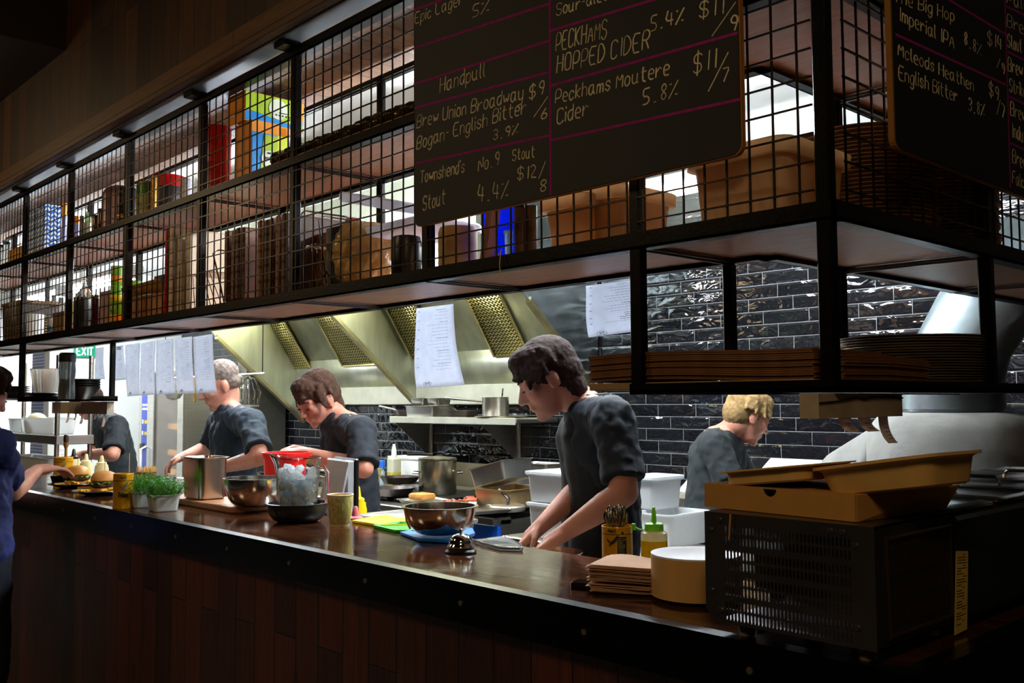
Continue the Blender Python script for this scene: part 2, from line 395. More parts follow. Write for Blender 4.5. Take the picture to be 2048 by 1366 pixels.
# hanging tray under the corner and the one far left
m = MB()
def ring(x0, x1, y0, y1, z0, z1, t_=.005):
    m.box(x0, x1, y0, y0+t_, z0, z1); m.box(x0, x1, y1-t_, y1, z0, z1); m.box(x0, x0+t_, y0, y1, z0, z1); m.box(x1-t_, x1, y0, y1, z0, z1)
    m.box(x0, x1, y0, y0+.03, z0, z0+.004); m.box(x0, x1, y1-.03, y1, z0, z0+.004)
m.box(-.645, XS, YS, YS+.005, 1.471, 1.493); m.box(-.645, -.64, YS, YB, 1.471, 1.493); m.box(-.645, XS-.355, YB-.005, YB, 1.471, 1.493)
m.box(XS-.005, XS, YS, 1.515, 1.471, 1.493); m.box(XS-.36, XS-.355, YB, 1.515, 1.471, 1.493)
m.box(-.645, XS, YS, YB, 1.474, 1.480); m.box(XS-.36, XS, YB, 1.515, 1.474, 1.480)
m.build('tray', BLACKST, fr)
m = MB(); ring(-4.715, -4.31, YS, YB, 1.471, 1.497); m.box(-4.715, -4.31, YS, YB, 1.474, 1.480)
m.build('tray', BLACKST, fr)

# ------------------------------------------------------------------ extractor hood: two bays with sloping ends, filters and a light rim
hd = thing('extractor_hood', 'large stainless extractor hood with sloping sides above the cooking line', 'extractor hood', (0, 0, 0))
HX = [-6.59, -4.985, -3.24]
HZ0 = [1.30, 1.42, 1.46]
def xz_sheet(name, x, poly, mat, th=.02):                       # poly of (y, z) at x
    m = MB(); n = len(poly)
    vs = [(x, y, z) for y, z in poly]+[(x+th, y, z) for y, z in poly]
    m.add(vs, [tuple(range(n)), tuple(range(n, 2*n))[::-1]]+[(i, (i+1) % n, n+(i+1) % n, n+i) for i in range(n)])
    return m.build(name, mat, hd, smooth=0)
for i, x in enumerate(HX):
    z0 = HZ0[i]; pl = [(YW-.02, z0), (2.13, z0+.68), (1.98, z0+.86), (1.98, 2.76), (YW-.02, 2.76)]
    if i == 2: pl = [(YW-.02, 1.50), (2.36, 2.02), (2.10, 2.28), (2.10, 2.76), (YW-.02, 2.76)]
    xz_sheet('end_panel', x, pl, STEELH if i < 2 else M('scratched_stainless', (150, 160, 160), .26, 1, .25, 5, .25, 9, (1, 2, 2)), .022)
    m = MB(); (y0, a), (y1, b) = pl[0], pl[1]
    m.add([(x-.012, y0, a-.012), (x+.034, y0, a-.012), (x+.034, y1, b-.012), (x-.012, y1, b-.012), (x-.012, y0, a+.02), (x+.034, y0, a+.02), (x+.034, y1, b+.02), (x-.012, y1, b+.02)],
          [(0, 1, 2, 3), (4, 7, 6, 5), (0, 4, 5, 1), (1, 5, 6, 2), (2, 6, 7, 3), (3, 7, 4, 0)])
    m.build('gutter', M('brassy_steel', (168, 160, 124), .36, 1, .2), hd)
BY = [(2.83, 1.80), (2.50, 2.30)]                               # filter plane (y, z)
FIL = None
t = NT('baffle_filter'); tc = t.n('TexCoord'); sp = t.n('SeparateXYZ'); t.l(tc.outputs['Object'], sp.inputs[0])
wv = t.math('SINE', t.math('ADD', t.math('MULTIPLY', sp.outputs[2], 330), t.math('MULTIPLY', t.math('SINE', t.math('MULTIPLY', sp.outputs[0], 190)), 1.6)))
t.l(t.ramp(t.math('ADD', t.math('MULTIPLY', wv, .5), .5), [(.2, lin((54, 46, 18))), (.75, lin((206, 196, 140)))]), t.b.inputs['Base Color'])
t.set(rough=.32, metal=1); t.bump(wv, .8, .006); FIL = t.m
for a, b in ((0, 1), (1, 2)):
    x0, x1 = HX[a]+.022, HX[b]
    m = MB(); m.add([(x0, BY[0][0], BY[0][1]), (x1, BY[0][0], BY[0][1]), (x1, BY[1][0]-.25, BY[1][1]+.38), (x0, BY[1][0]-.25, BY[1][1]+.38)], [(0, 1, 2, 3)])
    m.build('filter_wall', STEELH, hd, solid=.01)
    m = MB(); m.add([(x0, BY[0][0], BY[0][1]), (x1, BY[0][0], BY[0][1]), (x1, YW-.04, 1.57), (x0, YW-.04, 1.57)], [(0, 1, 2, 3)])
    m.build('back_plate', STEELH, hd, solid=.01)
    MB().box(x0, x1, YW-.05, YW-.005, 1.44, 1.575, .004).build('rim', M('cream_rim', (158, 158, 142), .4, .2), hd)
    MB().box(x0, x1, 1.985, 2.02, 2.10, 2.76).build('front_panel', STEELH, hd)
    MB().cbox(((x0+x1)/2, 2.45, 2.62), (1.2, .08, .05), .01).build('lamp_housing', WHITEPL, hd)
# filters lie in the sloping wall: left / right corners taken from the photograph
dy, dz = BY[1][0]-BY[0][0], BY[1][1]-BY[0][1]
def fil(u0, v0, u1, v1):
    # bottom corners on the plane
    def hit(u, v):
        d = ray(u, v); nrm = Vector((0, dz, -dy)); p0 = Vector((0, BY[0][0], BY[0][1])); t_ = (p0-CAM).dot(nrm)/d.dot(nrm); return CAM+d*t_
    a, b = hit(u0, v0), hit(u1, v1)
    m = MB(); L = .62; e = Vector((0, dy, dz)).normalized(); nn = Vector((0, -dz, dy)).normalized()*.02
    for k, off in ((0, nn), ): pass
    z0 = (a.z+b.z)/2; y0 = BY[0][0]+(z0-BY[0][1])*dy/dz
    P = [Vector((a.x, y0, z0)), Vector((b.x, y0, z0)), Vector((b.x, y0, z0))+e*L, Vector((a.x, y0, z0))+e*L]
    f = m.add([p+nn for p in P], [(0, 1, 2, 3)]).build('filter', FIL, hd, solid=.012)
    m = MB(); m.tube([p+nn*1.3 for p in P], .011, 4, True); m.build('filter_frame', M('filter_frame_steel', (170, 160, 110), .3, 1), f)
fil(571, 734, 625, 731); fil(690, 728, 775, 724)
fil(832, 718, 890, 712); fil(994, 709, 1062, 703)

# ------------------------------------------------------------------ fluorescent battens on the kitchen ceiling
TUBE = M('fluorescent_tube', (238, 247, 255), .4, 0, 0, emit=280)
TUBE2 = M('soft_fluorescent_tube', (238, 247, 255), .4, 0, 0, emit=110)
def batten(x, y, z, label, TUBE=TUBE):
    f = thing('tube_light', label, 'light', (x, y, z), 0)
    MB().box(-.62, .62, -.055, .055, .03, .075, .008).build('housing', WHITEPL, f)
    for s in (-1, 1):
        tb = MB().cyl((-.585, s*.032, 0), (.585, s*.032, 0), .013, n=12).build('tube', TUBE, f)
        for e in (-1, 1): MB().cyl((e*.585, s*.032, 0), (e*.60, s*.032, 0), .0135, n=12).build('end_cap', WHITEPL, tb)
    for e in (-1, 1): MB().box(e*.60-.012, e*.60+.012, -.05, .05, -.018, .035, .003).build('lampholder', WHITEPL, f)
    for e in (-.45, .45): MB().cyl((e, 0, .07), (e, 0, 2.76-z), .004, n=8).build('drop_rod', CHROME, f)
    return f
batten(-1.70, 2.2, 2.42, 'bright twin fluorescent tube hanging behind the beige tub on the lower shelf', TUBE2)
batten(-4.2, 1.25, 2.34, 'twin fluorescent tube over the aisle in front of the extractor hood')
batten(-6.6, 1.25, 2.34, 'twin fluorescent tube over the aisle at the oven end of the kitchen')
batten(-8.1, 1.25, 2.34, 'twin fluorescent tube added to brighten the white wall at the far left')  # extra batten, added to brighten the far left wall and the space behind the tray
batten(-1.9, 1.15, 2.40, 'twin fluorescent tube over the middle work bench')

# ================================================================== goods in the mesh cage
LO, UP = ZB+.0305, ZM+.0225                                     # top of the lower and upper boards
def ctx(u0, u1, vt, y, zb):
    u = (u0+u1)/2; p = at(u, vt, y=y); s = mpp(p)
    return p.x, (u1-u0)/2*s, max(.02, p.z-zb)
def can(name, label, cat, u0, u1, vt, y, zb, mat, group=None, lid=None, band=None, prof=None, n=26):
    x, r, h = ctx(u0, u1, vt, y, zb)
    t = thing(name, label, cat, (x, y, zb), 0, group)
    prof = prof or [(0, 0), (.96, 0), (1, .02), (1, .97), (.97, 1), (.9, .985), (0, .985)]
    MB().lathe([(a*r, b*h) for a, b in prof], n).build('body', mat, t)
    if lid: MB().lathe([(0, h*.97), (r*1.03, h*.97), (r*1.04, h*(.97+lid[1])), (r*.98, h*(1+lid[1])), (0, h*(1+lid[1]))], n).build('lid', lid[0], t)
    if band: MB().lathe([(r*1.004, h*band[1]), (r*1.012, h*band[1]+.001), (r*1.012, h*band[2]-.001), (r*1.004, h*band[2])], n).build('label_band', band[0], t)
    return t
def carton(name, label, cat, u0, u1, vt, y, zb, dy, mat, group=None, rz=0, b=.002):
    x0, x1 = X(u0, vt, y), X(u1, vt, y); z = Z((u0+u1)/2, vt, y)
    t = thing(name, label, cat, ((x0+x1)/2, y+dy/2, zb), rz, group); w_ = abs(x1-x0); h = z-zb
    MB().box(-w_/2, w_/2, -dy/2, dy/2, 0, h, b).build('body', mat, t)
    return t, w_, dy, h
DKBR = M('dark_brown_glaze', (70, 44, 30), .4, 0, .25); MAUVE = M('mauve_tin', (122, 88, 86), .4, .3, .1)
DKT = M('dark_tin', (40, 33, 26), .4, .4, .3); GRN = M('green_tin', (70, 122, 34), .35, .2, .2); GOLD = M('gold_tin', (150, 110, 40), .35, .6, .25)
BLUEL = M('blue_label', (30, 76, 170), .5, 0, .1); ORL = M('orange_lid', (236, 140, 10), .4, 0, .05); LAV = M('lavender_paper', (150, 146, 190), .6, 0, .1)
AMB = M('amber_glass', (92, 48, 12), .12, 0, .2, spec=.6)
# --- upper shelf, far left to right
for i, (u, vt) in enumerate(((4, 494), (14, 488))):
    can('glass_jar', ('tall pale glass jar at the far left end of the upper shelf', 'pale glass jar with a dark stopper beside the brown box on the upper shelf')[i], 'jar', u-6, u+6, vt, .30, UP, CLEARPL, 'far jars on the upper shelf', lid=(BLACKPL, .07))
carton('cardboard_box', 'small brown cardboard box at the far left end of the upper shelf', 'box', 17, 43, 496, .24, UP, .12, CARD)
t = NT('blue_chevron_print'); tc = t.n('TexCoord'); sp = t.n('SeparateXYZ'); t.l(tc.outputs['Object'], sp.inputs[0])
zg = t.math('ADD', t.math('MULTIPLY', t.math('PINGPONG', t.math('MULTIPLY', t.math('ADD', sp.outputs[0], sp.outputs[1]), 30), .5), 1.1), t.math('MULTIPLY', sp.outputs[2], 42))
t.l(t.mix(t.math('GREATER_THAN', t.math('FRACT', zg), .48), lin((30, 98, 196)), lin((222, 234, 246))), t.b.inputs['Base Color']); t.set(rough=.6); CHEV = t.m
x0 = X(58, 430, .21); x1 = X(122, 430, .29)
for i in range(5):
    xx = x0+(x1-x0)*(i+.5)/5
    o = MB().box(-(x1-x0)*.097, (x1-x0)*.097, -.04, .04, 0, .245+.008*math.sin(i*2), .004).build('napkin_pack', CHEV, None, (xx, .25, UP))
    tag(o, 'blue and white chevron printed pack standing %s on the upper shelf' % ('first from left', 'second from left', 'in the middle of five', 'fourth from left', 'rightmost of five')[i], 'napkin pack', 'blue chevron packs on the upper shelf')
can('spread_tub', 'orange capped lavender tub right behind the left mesh post on the upper shelf', 'tub', 124, 133, 431, .26, UP, LAV, 'orange capped tubs', lid=(ORL, .35))
can('spread_tub', 'orange capped lavender tub standing beside the green canister on the upper shelf', 'tub', 145, 158, 447, .22, UP, LAV, 'orange capped tubs', lid=(ORL, .38))
can('canister', 'dull green canister with a small red badge between orange tub and pale green bottle', 'canister', 160, 168, 432, .22, UP, M('dull_green', (66, 92, 70), .5), band=(M('red_badge', (170, 50, 50), .6), .62, .74))
b_ = can('flip_top_bottle', 'pale green bottle with a wire bail beside the green canister', 'bottle', 169, 183, 424, .24, UP, M('pale_green_glass', (176, 206, 150), .15, trans=.5), band=(M('cream_label', (222, 226, 200), .6), .1, .62), prof=[(0, 0), (1, 0), (1, .74), (.8, .84), (.5, .9), (.5, 1), (0, 1)])
MB().tube([(.012*math.cos(a), 0, ctx(169, 183, 424, .24, UP)[2]+.012+.016*math.sin(a)) for a in [k*math.pi/7 for k in range(8)]], .002, 5).build('wire_bail', CHROME, b_)
can('preserve_jar', 'dark preserve jar with black lid beside the pale green bottle', 'jar', 184, 198, 436, .23, UP, AMB, 'dark preserve jars', lid=(BLACKPL, .14))
can('preserve_jar', 'taller dark preserve jar with black lid next to the mauve canister', 'jar', 196, 211, 425, .25, UP, AMB, 'dark preserve jars', lid=(BLACKPL, .14))
can('storage_canister', 'large round shouldered mauve canister behind the second mesh post on the upper shelf', 'canister', 208, 272, 372, .30, UP, MAUVE, prof=[(0, 0), (1, 0), (1, .76), (.96, .86), (.8, .94), (.4, .99), (0, 1)])
can('dark_tin', 'dark ribbed tin in front of the mauve canister', 'tin', 236, 274, 378, .205, UP, DKT, band=(GOLD, .05, .2))
tt = can('flour_tin', 'green and cream tin lettered pot on the upper shelf', 'tin', 274, 304, 366, .22, UP, GRN, lid=(GOLD, .03), band=(M('cream_olive_print', (150, 146, 70), .5, 0, .3, 30), .1, .66))
can('gold_tin', 'narrow gold foil tin squeezed between green tin and red tin', 'tin', 302, 315, 352, .205, UP, GOLD)
can('tomato_tin', 'wide low red tin with a black label on the upper shelf', 'tin', 305, 370, 354, .30, UP, RED, band=(M('black_label', (26, 20, 20), .5), .2, .72))
can('salt_drum', 'white drum with fine blue lettering beside the wide red tin', 'drum', 363, 387, 358, .27, UP, M('blue_lettered_white', (206, 212, 226), .5, 0, .3, 90, stretch=(1, 1, 3)))
for k, (vt, zb) in enumerate(((331, UP), (256, 0))):
    if k: zb = UP+ctx(404, 462, 331, .26, UP)[2]+.001
    can('tomato_can', ('lower of two stacked big red cans on the upper shelf', 'upper of two stacked big red cans on the upper shelf')[k], 'can', 404, 462, vt, .26, zb, RED, 'stacked red cans')
# wine casks
t = NT('wine_cask_print'); v = t.coord(); n1 = t.noise(v, 9, 2, .5, 1.2)
t.l(t.ramp(n1, [(.34, lin((24, 120, 190))), (.42, lin((24, 130, 200))), (.44, lin((150, 180, 20))), (.56, lin((160, 186, 30))), (.58, lin((232, 136, 10))), (.75, lin((236, 150, 20)))]), t.b.inputs['Base Color']); t.set(rough=.4)
t.m.node_tree.nodes['Color Ramp'].color_ramp.interpolation = 'CONSTANT'; CASK = t.m
CASKO = M('cask_orange', (228, 140, 14), .45, 0, .06); CASKB = M('cask_blue', (20, 132, 204), .45, 0, .1); CASKG = M('cask_green', (158, 186, 24), .45, 0, .08); CREAML = M('cask_badge', (206, 214, 190), .5, 0, .04)
def cask(label, u0, u1, vt, y, zb, wx, wy, lying=False):
    x0 = X(u0, vt, y); h = Z(u0, vt, y)-zb; x1 = x0+wx
    t = thing('wine_cask', label, 'wine cask', (x0, y, zb), 0, 'wine casks on the upper shelf')
    MB().box(0, wx, 0, wy, 0, h, .002).build('carton', CASKO, t)
    f = MB().box(wx, wx+.001, .004, wy-.004, h*.02, h*.8).build('blue_panel', CASKB, t) if not lying else MB().box(wx, wx+.001, .004, wy-.004, 0.004, h*.35).build('blue_panel', CASKB, t)
    g = MB(); M4 = lambda a, b_: (wx+.002, a*wy, b_*h)
    if not lying: g.add([M4(.3, .02), M4(.97, .02), M4(.97, .78), M4(.45, .78)], [(0, 1, 2, 3)])
    else: g.add([M4(.02, .4), M4(.02, .97), M4(.9, .97), M4(.98, .1), M4(.6, .22)], [(0, 1, 2, 3, 4)])
    g.build('green_panel', CASKG, t, smooth=0, solid=.001)
    MB().at((wx+.003, wy*(.64 if not lying else .55), h*(.38 if not lying else .58)), ry=math.pi/2).cyl((0, 0, 0), (0, 0, .0012), min(wy*.28, h*.34), n=28).build('badge', CREAML, t)
    MB().box(wx+.002, wx+.003, wy*.36, wy*.94, h*.1, h*.2).build('orange_band', CASKO, t) if not lying else MB().box(wx+.002, wx+.003, wy*.84, wy*.97, h*.3, h*.85).build('orange_band', CASKO, t)
    l = MB(); rnd = random.Random(3)
    for q in range(5): l.box(wx+.0045, wx+.0050, wy*.5+q*wy*.055, wy*.5+q*wy*.055+wy*.03, h*.36, h*.36+h*.05)
    l.box(wx+.0045, wx+.005, wy*.56, wy*.7, h*.46, h*.49); l.build('lettering', INK, t)
    return t
x_c = X(452, 300, .215)
cask('upright orange and green wine cask nearest the stacked red cans', 470, 545, 240+12, .215, UP, .12, .105)
cask('second upright wine cask, partly hidden behind the first', 495, 575, 238, .335, UP, .12, .10)
zt_ = UP+(Z(470, 252, .215)-UP)+.001
cask('wine cask lying flat on top of the two upright casks', 455, 575, 196, .205, zt_, .125, .235, True)
# foil wrapped rolls in a row, right half of the upper shelf
WRAP = M('dark_shiny_wrap', (62, 50, 24), .2, .35, .35, 12, .5, 26, (1, 3, 3))
us = [(546, 620, 290), (604, 676, 271), (660, 732, 250), (716, 792, 224), (776, 850, 203), (850, 930, 186)]
for i, (u0, u1, vt) in enumerate(us):
    xa, xb = X(u0, vt, .24), X(u1, vt, .24); h = min(.15, Z((u0+u1)/2, vt, .24)-UP)
    m = MB(); rnd = random.Random(i); L = xb-xa
    def fn(a, b_, L=L, h=h, rnd=rnd, i=i):
        th = 2*math.pi*b_; e = min(1, math.sin(math.pi*min(max(a, .02), .98))*2.2)**.4
        rr = e*(1+.05*math.sin(th*5+a*9+i)+.04*math.sin(a*31))
        return (a*L-L/2, .10*rr*math.cos(th), h/2+h/2*.98*rr*math.sin(th))
    o = m.grid(fn, 18, 22).build('wrapped_loaf', WRAP, None, ((xa+xb)/2, .30, UP), 60)
    tag(o, 'dark plastic wrapped roll %s' % ('against the wine casks, first of the row', 'second along from the wine casks', 'third along from the wine casks', 'fourth along from the wine casks', 'half hidden by the left edge of the menu board', 'behind the large menu board')[i], 'wrapped roll', 'dark wrapped rolls on the upper shelf')
# --- lower shelf
t = NT('wicker'); tc = t.n('TexCoord'); sp = t.n('SeparateXYZ'); t.l(tc.outputs['Object'], sp.inputs[0])
wv = t.math('MULTIPLY', t.math('SINE', t.math('MULTIPLY', sp.outputs[0], 330)), t.math('SINE', t.math('MULTIPLY', sp.outputs[2], 420)))
t.l(t.ramp(wv, [(.1, lin((40, 26, 12))), (.7, lin((150, 118, 60)))]), t.b.inputs['Base Color']); t.bump(wv, .8, .004); WICK = t.m
xa, xb = X(2, 610, .19), X(40, 608, .19)
bk = thing('wicker_basket', 'brown wicker basket at the far left end of the lower shelf', 'basket', ((xa+xb)/2, .33, LO))
MB().rrect(xb-xa, .28, [(.02, 0), (.006, .02), (0, .19), (.006, .2), (.014, .19), (.03, .03)], .03).build('body', WICK, bk)
MB().rrect(xb-xa+.012, .292, [(.014, .192), (0, .196), (0, .21), (.014, .214)], .035).build('rim', M('wicker_rim', (112, 82, 44), .7), bk)
for i in range(4):
    o = MB().lathe([(0, 0), (.055, 0), (.085, .012), (.088, .016), (.055, .006), (0, .006)], 28).build('white_saucer', WHITEPL, None, (X(66, 640, .40), .40, LO+.10+i*.008+.028))
    tag(o, '%s white saucer of the pile behind the milky tub' % ('bottom', 'second', 'third', 'top')[i], 'saucer', 'saucers at the left of the lower shelf')
can('milky_tub', 'milky round tub at the left of the lower shelf', 'tub', 49, 88, 632, .24, LO, MILKPL, lid=(MILKPL, .06))
for i, (u0, u1, vt, lb) in enumerate(((88, 100, 612, 'small dark brown bottle on the lower shelf beside the milky tub'), (104, 114, 600, 'glass shaker with grey cap behind the brown carton'), (118, 128, 604, 'second glass shaker with grey cap behind the brown carton'))):
    can('spice_jar', lb, 'jar', u0, u1, vt, .38, LO, AMB if i == 0 else CLEARPL, 'small jars on the lower shelf', lid=(M('grey_cap', (120, 124, 126), .4), .12))
can('spray_can', 'slim white can with a blue band on the lower shelf', 'can', 95, 104, 633, .22, LO, WHITEPL, band=(M('teal_label', (16, 120, 170), .5), .2, .5))
carton('brown_carton', 'brown carton beside the slim white can on the lower shelf', 'carton', 105, 128, 624, .21, LO, .12, M('brown_print', (120, 84, 34), .6, 0, .25))
can('mustard_tin', 'small bright yellow tin just right of a mesh post', 'tin', 143, 150, 607, .30, LO+.04, YEL)
can('coffee_tin', 'black tin with small gold dots on the lower shelf', 'tin', 149, 182, 597, .21, LO, M('black_tin', (26, 22, 18), .35, .3), lid=(DKT, .03))
can('demijohn', 'clear glass demijohn with narrow neck on the lower shelf', 'demijohn', 148, 192, 556, .36, LO, GLASS, prof=[(0, 0), (.96, 0), (1, .03), (1, .45), (.95, .58), (.7, .72), (.3, .82), (.22, .86), (.22, .97), (.28, .98), (.28, 1), (0, 1)])
can('pickle_jar', 'dark red jar with shiny lid beside the black tin', 'jar', 183, 199, 596, .21, LO, M('beetroot', (74, 20, 30), .15, 0, .2), lid=(CHROME, .1))
carton('tea_carton', 'pale pink carton between red jar and green cans', 'carton', 199, 221, 582, .22, LO, .06, M('pink_print', (176, 138, 128), .6))
zc = LO
for i in range(3):
    r, h = .030, .083
    xx = X(233, 600, .21)
    o = thing('fruit_can', 'yellow green fruit can, %s of a stack of three' % ('bottom', 'middle', 'top')[i], 'can', (xx, .215, zc), 0, 'stacked green fruit cans')
    MB().lathe([(0, 0), (r*.97, 0), (r, .003), (r, h-.003), (r*.97, h), (0, h-.003)], 24).build('body', M('apple_green', (112, 168, 20), .35, 0, .25, 16), o)
    MB().lathe([(r*1.003, .015), (r*1.01, .016), (r*1.01, .04), (r*1.003, .041)], 24).build('label_band', ORL if i % 2 == 0 else YEL, o); zc += h+.001
can('green_can', 'single green can behind the brown folded carton', 'can', 256, 288, 563, .36, LO, M('apple_green', (112, 168, 20)))
t_, w_, d_, h_ = carton('open_carton', 'brown open carton with torn flap on the lower shelf', 'carton', 258, 318, 590, .22, LO, .16, M('printed_brown', (172, 112, 66), .6, 0, .15, 12), rz=.06)
m = MB(); m.add([(-w_/2, -d_/2, h_), (w_/2, -d_/2, h_), (w_/2+.005, -d_/2-.012, h_+.055), (-w_/2-.02, -d_/2-.02, h_+.04)], [(0, 1, 2, 3)]); m.build('flap', CARD, t_, solid=.002)
carton('dark_book', 'dark blue book standing behind the brown carton', 'book', 308, 333, 550, .27, LO, .2, M('navy_cover', (24, 26, 44), .5))
# upright trays and boards
def upr(name, label, cat, u0, vt, y0, depth, th, mat, group=None, tilt=0, zb=LO, b=.004):
    x = X(u0, vt, y0); h = Z(u0, vt, y0)-zb
    m = MB().box(0, th, 0, depth, 0, h, b)
    o = m.build(name, mat, None, (x, y0, zb)); o.rotation_euler.y = tilt
    return tag(o, label, cat, group)
upr('chopping_board', 'red plastic chopping board standing on edge on the lower shelf', 'chopping board', 330, 458, .20, .26, .013, RED, 'plastic chopping boards')
for i in range(3):
    upr('chopping_board', 'cream plastic chopping board standing on edge, %s right of the red one' % ('just', 'second', 'third')[i], 'chopping board', 338+i*17, 456+3*i, .20, .27, .035, M('cream_board', (206, 180, 150), .5, 0, .05), 'plastic chopping boards')
upr('chopping_board', 'short yellowish board standing behind the wire racks', 'chopping board', 402, 492, .30, .18, .05, M('yellowed_board', (214, 176, 110), .5, 0, .1), 'plastic chopping boards')
# wire racks leaning
def wrack(name, label, u0, u1, vt, y, d, n, group=None):
    x0, x1 = X(u0, vt+60, y), X(u1, vt+60, y); h = Z(u0, vt, y)-LO
    t = thing(name, label, 'wire rack', (x0, y, LO), 0, group); L = x1-x0
    MB().tube([(0, 0, .006), (0, 0, h-.02), (0, .02, h), (0, d-.02, h), (0, d, h-.02), (0, d, .006)], .0035, 6).build('frame', CHROME, t)
    MB().tube([(L, 0, .006), (L*.7, 0, h-.05), (L*.7, .02, h-.035), (L*.7, d-.02, h-.035), (L*.7, d, h-.05), (L, d, .006)], .0035, 6).build('frame', CHROME, t)
    for k in range(n):
        f = (k+.5)/n; MB().tube([(L*.05+L*.95*f, 0, .006), (L*.05+L*.6*f, .0, h*.55), (L*.05+L*.6*f, d, h*.55), (L*.05+L*.95*f, d, .006)], .0018, 5).build('rung', CHROME, t)
    for yy in (0, d): MB().tube([(0, yy, .006), (L, yy, .006)], .003, 6).build('foot_rail', CHROME, t)
    return t
wrack('plate_rack', 'chrome wire rack leaning beside the cream boards', 372, 450, 495, .20, .2, 7, 'wire racks')
wrack('menu_rack', 'taller chrome wire stand beside the wooden serving boards', 598, 655, 420, .19, .24, 4, 'wire racks')
WOODB = [M('walnut_board', (96, 54, 28), .5, 0, .3, 7, .08, 30, (1, 1, 9)), M('oak_board', (128, 74, 36), .5, 0, .3, 7, .08, 30, (1, 1, 9)), M('dark_board', (70, 40, 22), .5, 0, .3, 7, .08, 30, (1, 1, 9))]
k = 0
for i, (u, vt) in enumerate(((448, 462), (462, 460), (470, 456), (480, 455))):
    upr('serving_board', 'dark wooden serving board on edge, %s of the left bundle' % ('leftmost', 'second', 'third', 'rightmost')[i], 'serving board', u, vt, .185, .25, .028, WOODB[i % 3], 'wooden serving boards', zb=LO+.012, b=.006)
for i, (u, vt) in enumerate(((514, 441), (527, 440), (536, 437), (550, 431), (562, 427))):
    upr('serving_board', 'dark wooden serving board on edge, %s of the right bundle' % ('leftmost', 'second', 'third', 'fourth', 'rightmost')[i], 'serving board', u, vt, .185, .25, .026, WOODB[(i+1) % 3], 'wooden serving boards', zb=LO+.002, b=.006)
carton('wooden_crate', 'low brown wooden crate behind the wire stand', 'crate', 602, 655, 470, .30, LO, .18, WOODB[1])
t_, w_, d_, h_ = carton('black_caddy', 'tall black caddy holding a red bag', 'caddy', 652, 695, 452, .24, LO, .16, BLACKPL)
m = MB(); x, r, h = ctx(672, 714, 436, .30, LO)
o = m.grid(lambda a, b_: (r*1.1*math.cos(6.283*b_)*(1-.5*a)*(1+.1*math.sin(b_*31)), .06*math.sin(6.283*b_)*(1-.5*a), (.7+.3*a)*h), 8, 24).build('red_bag', M('red_bag', (168, 16, 26), .35, 0, .2, 20, .3, 40), None, (x, .33, LO)); tag(o, 'crumpled red bag poking out of the tall black caddy', 'bag')
# plastic wrapped bun bag
x, r, h = ctx(680, 782, 446, .30, LO)
BAG = TR('crinkled_bag', (206, 168, 108), .35, .16, .35, 16, .8, .9, 30)
def fnb(a, b_):
    th = 6.2832*b_; ph = math.pi*a; s_ = math.sin(ph)**.55; q = 1+.05*math.sin(th*7+ph*5)+.04*math.sin(th*13-ph*9)+.03*math.sin(th*23+ph*17)
    return (r*s_*q*math.cos(th), .10*s_*q*math.sin(th), h/2-h/2*math.cos(ph)*(1+.03*math.sin(th*3)))
o = MB().grid(fnb, 34, 84).build('bun_bag', BAG, None, (x, .30, LO), 60); tag(o, 'round crinkled clear plastic bag of buns on the lower shelf', 'bag')
o = MB().tube([(-.10, -.05, .006), (-.04, -.07, .02), (0, -.075, .05), (.03, -.07, .012), (.10, -.05, .006), (.16, -.03, .004)], .003, 6).build('black_cable', BLACKPL, None, (X(690, 570, .25), .26, LO)); tag(o, 'loop of thin black cable lying in front of the bun bag', 'cable')
# lids and tubs
LIDM = TR('frosted_lid', (220, 220, 226), .45, .35)
for i, (u0, u1, v, y, tz, ty) in enumerate(((732, 850, 420, .33, .23, -.25), (770, 905, 455, .38, .15, .0))):
    x = X((u0+u1)/2, v, y); L = X(u1, v, y)-X(u0, v, y)
    tl = thing('tub_lid', ('frosted lid leaning tilted over the bun bag', 'frosted lid lying flat behind the black pot')[i], 'lid', (x, y, LO+tz), 0, 'frosted tub lids'); tl.rotation_euler.y = -ty
    MB().rrect(L, .24, [(.012, .0), (0, .004), (0, .024), (.006, .03), (.02, .03), (.03, .02)], .03).build('lid_body', LIDM, tl)
can('black_pot', 'round black pot beside the bun bag on the lower shelf', 'pot', 782, 844, 472, .26, LO, BLACKPL, prof=[(0, 0), (.8, 0), (.95, .1), (1, .5), (.98, .85), (.9, .97), (.6, 1), (0, 1)])
sp_ = can('twine_spool', 'cream twine spool on the lower shelf under the big menu board', 'spool', 876, 955, 455, .27, LO, M('cream_twine', (206, 178, 128), .8, 0, .12, 12, .6, 160, (.2, .2, 3)), prof=[(0, 0), (.93, 0), (1, .06), (1, .88), (.9, .99), (.35, 1), (.3, .96), (0, .96)])
p = at(1003, 560, y=.155)
MB().tube([(p.x-sp_.location.x-.04, -.09, .01), (p.x-sp_.location.x-.01, -.105, .018), (p.x-sp_.location.x, -.117, .012), (p.x-sp_.location.x, -.121, -.02), (p.x-sp_.location.x+.004, -.121, -.05)], .0013, 5).build('loose_end', M('cream_twine', (206, 178, 128)), sp_)
x = X(958, 520, .25)
o = MB().box(0, .022, 0, .035, 0, .31, .004).build('serving_board', M('raw_ply_edge', (150, 118, 88), .6), None, (x, .245, LO)); o.rotation_euler.y = rad(12); tag(o, 'pale wooden board leaning against the blue tray', 'serving board')
xa, xb = X(966, 500, .30), X(1027, 500, .30)
o = MB().box(0, xb-xa, 0, .018, 0, .30, .006).build('blue_tray', TR('royal_blue_plastic', (16, 84, 226), .6, .4), None, (xa, .30, LO)); o.rotation_euler.x = rad(3); tag(o, 'royal blue plastic tray standing on edge behind the wooden board', 'tray')
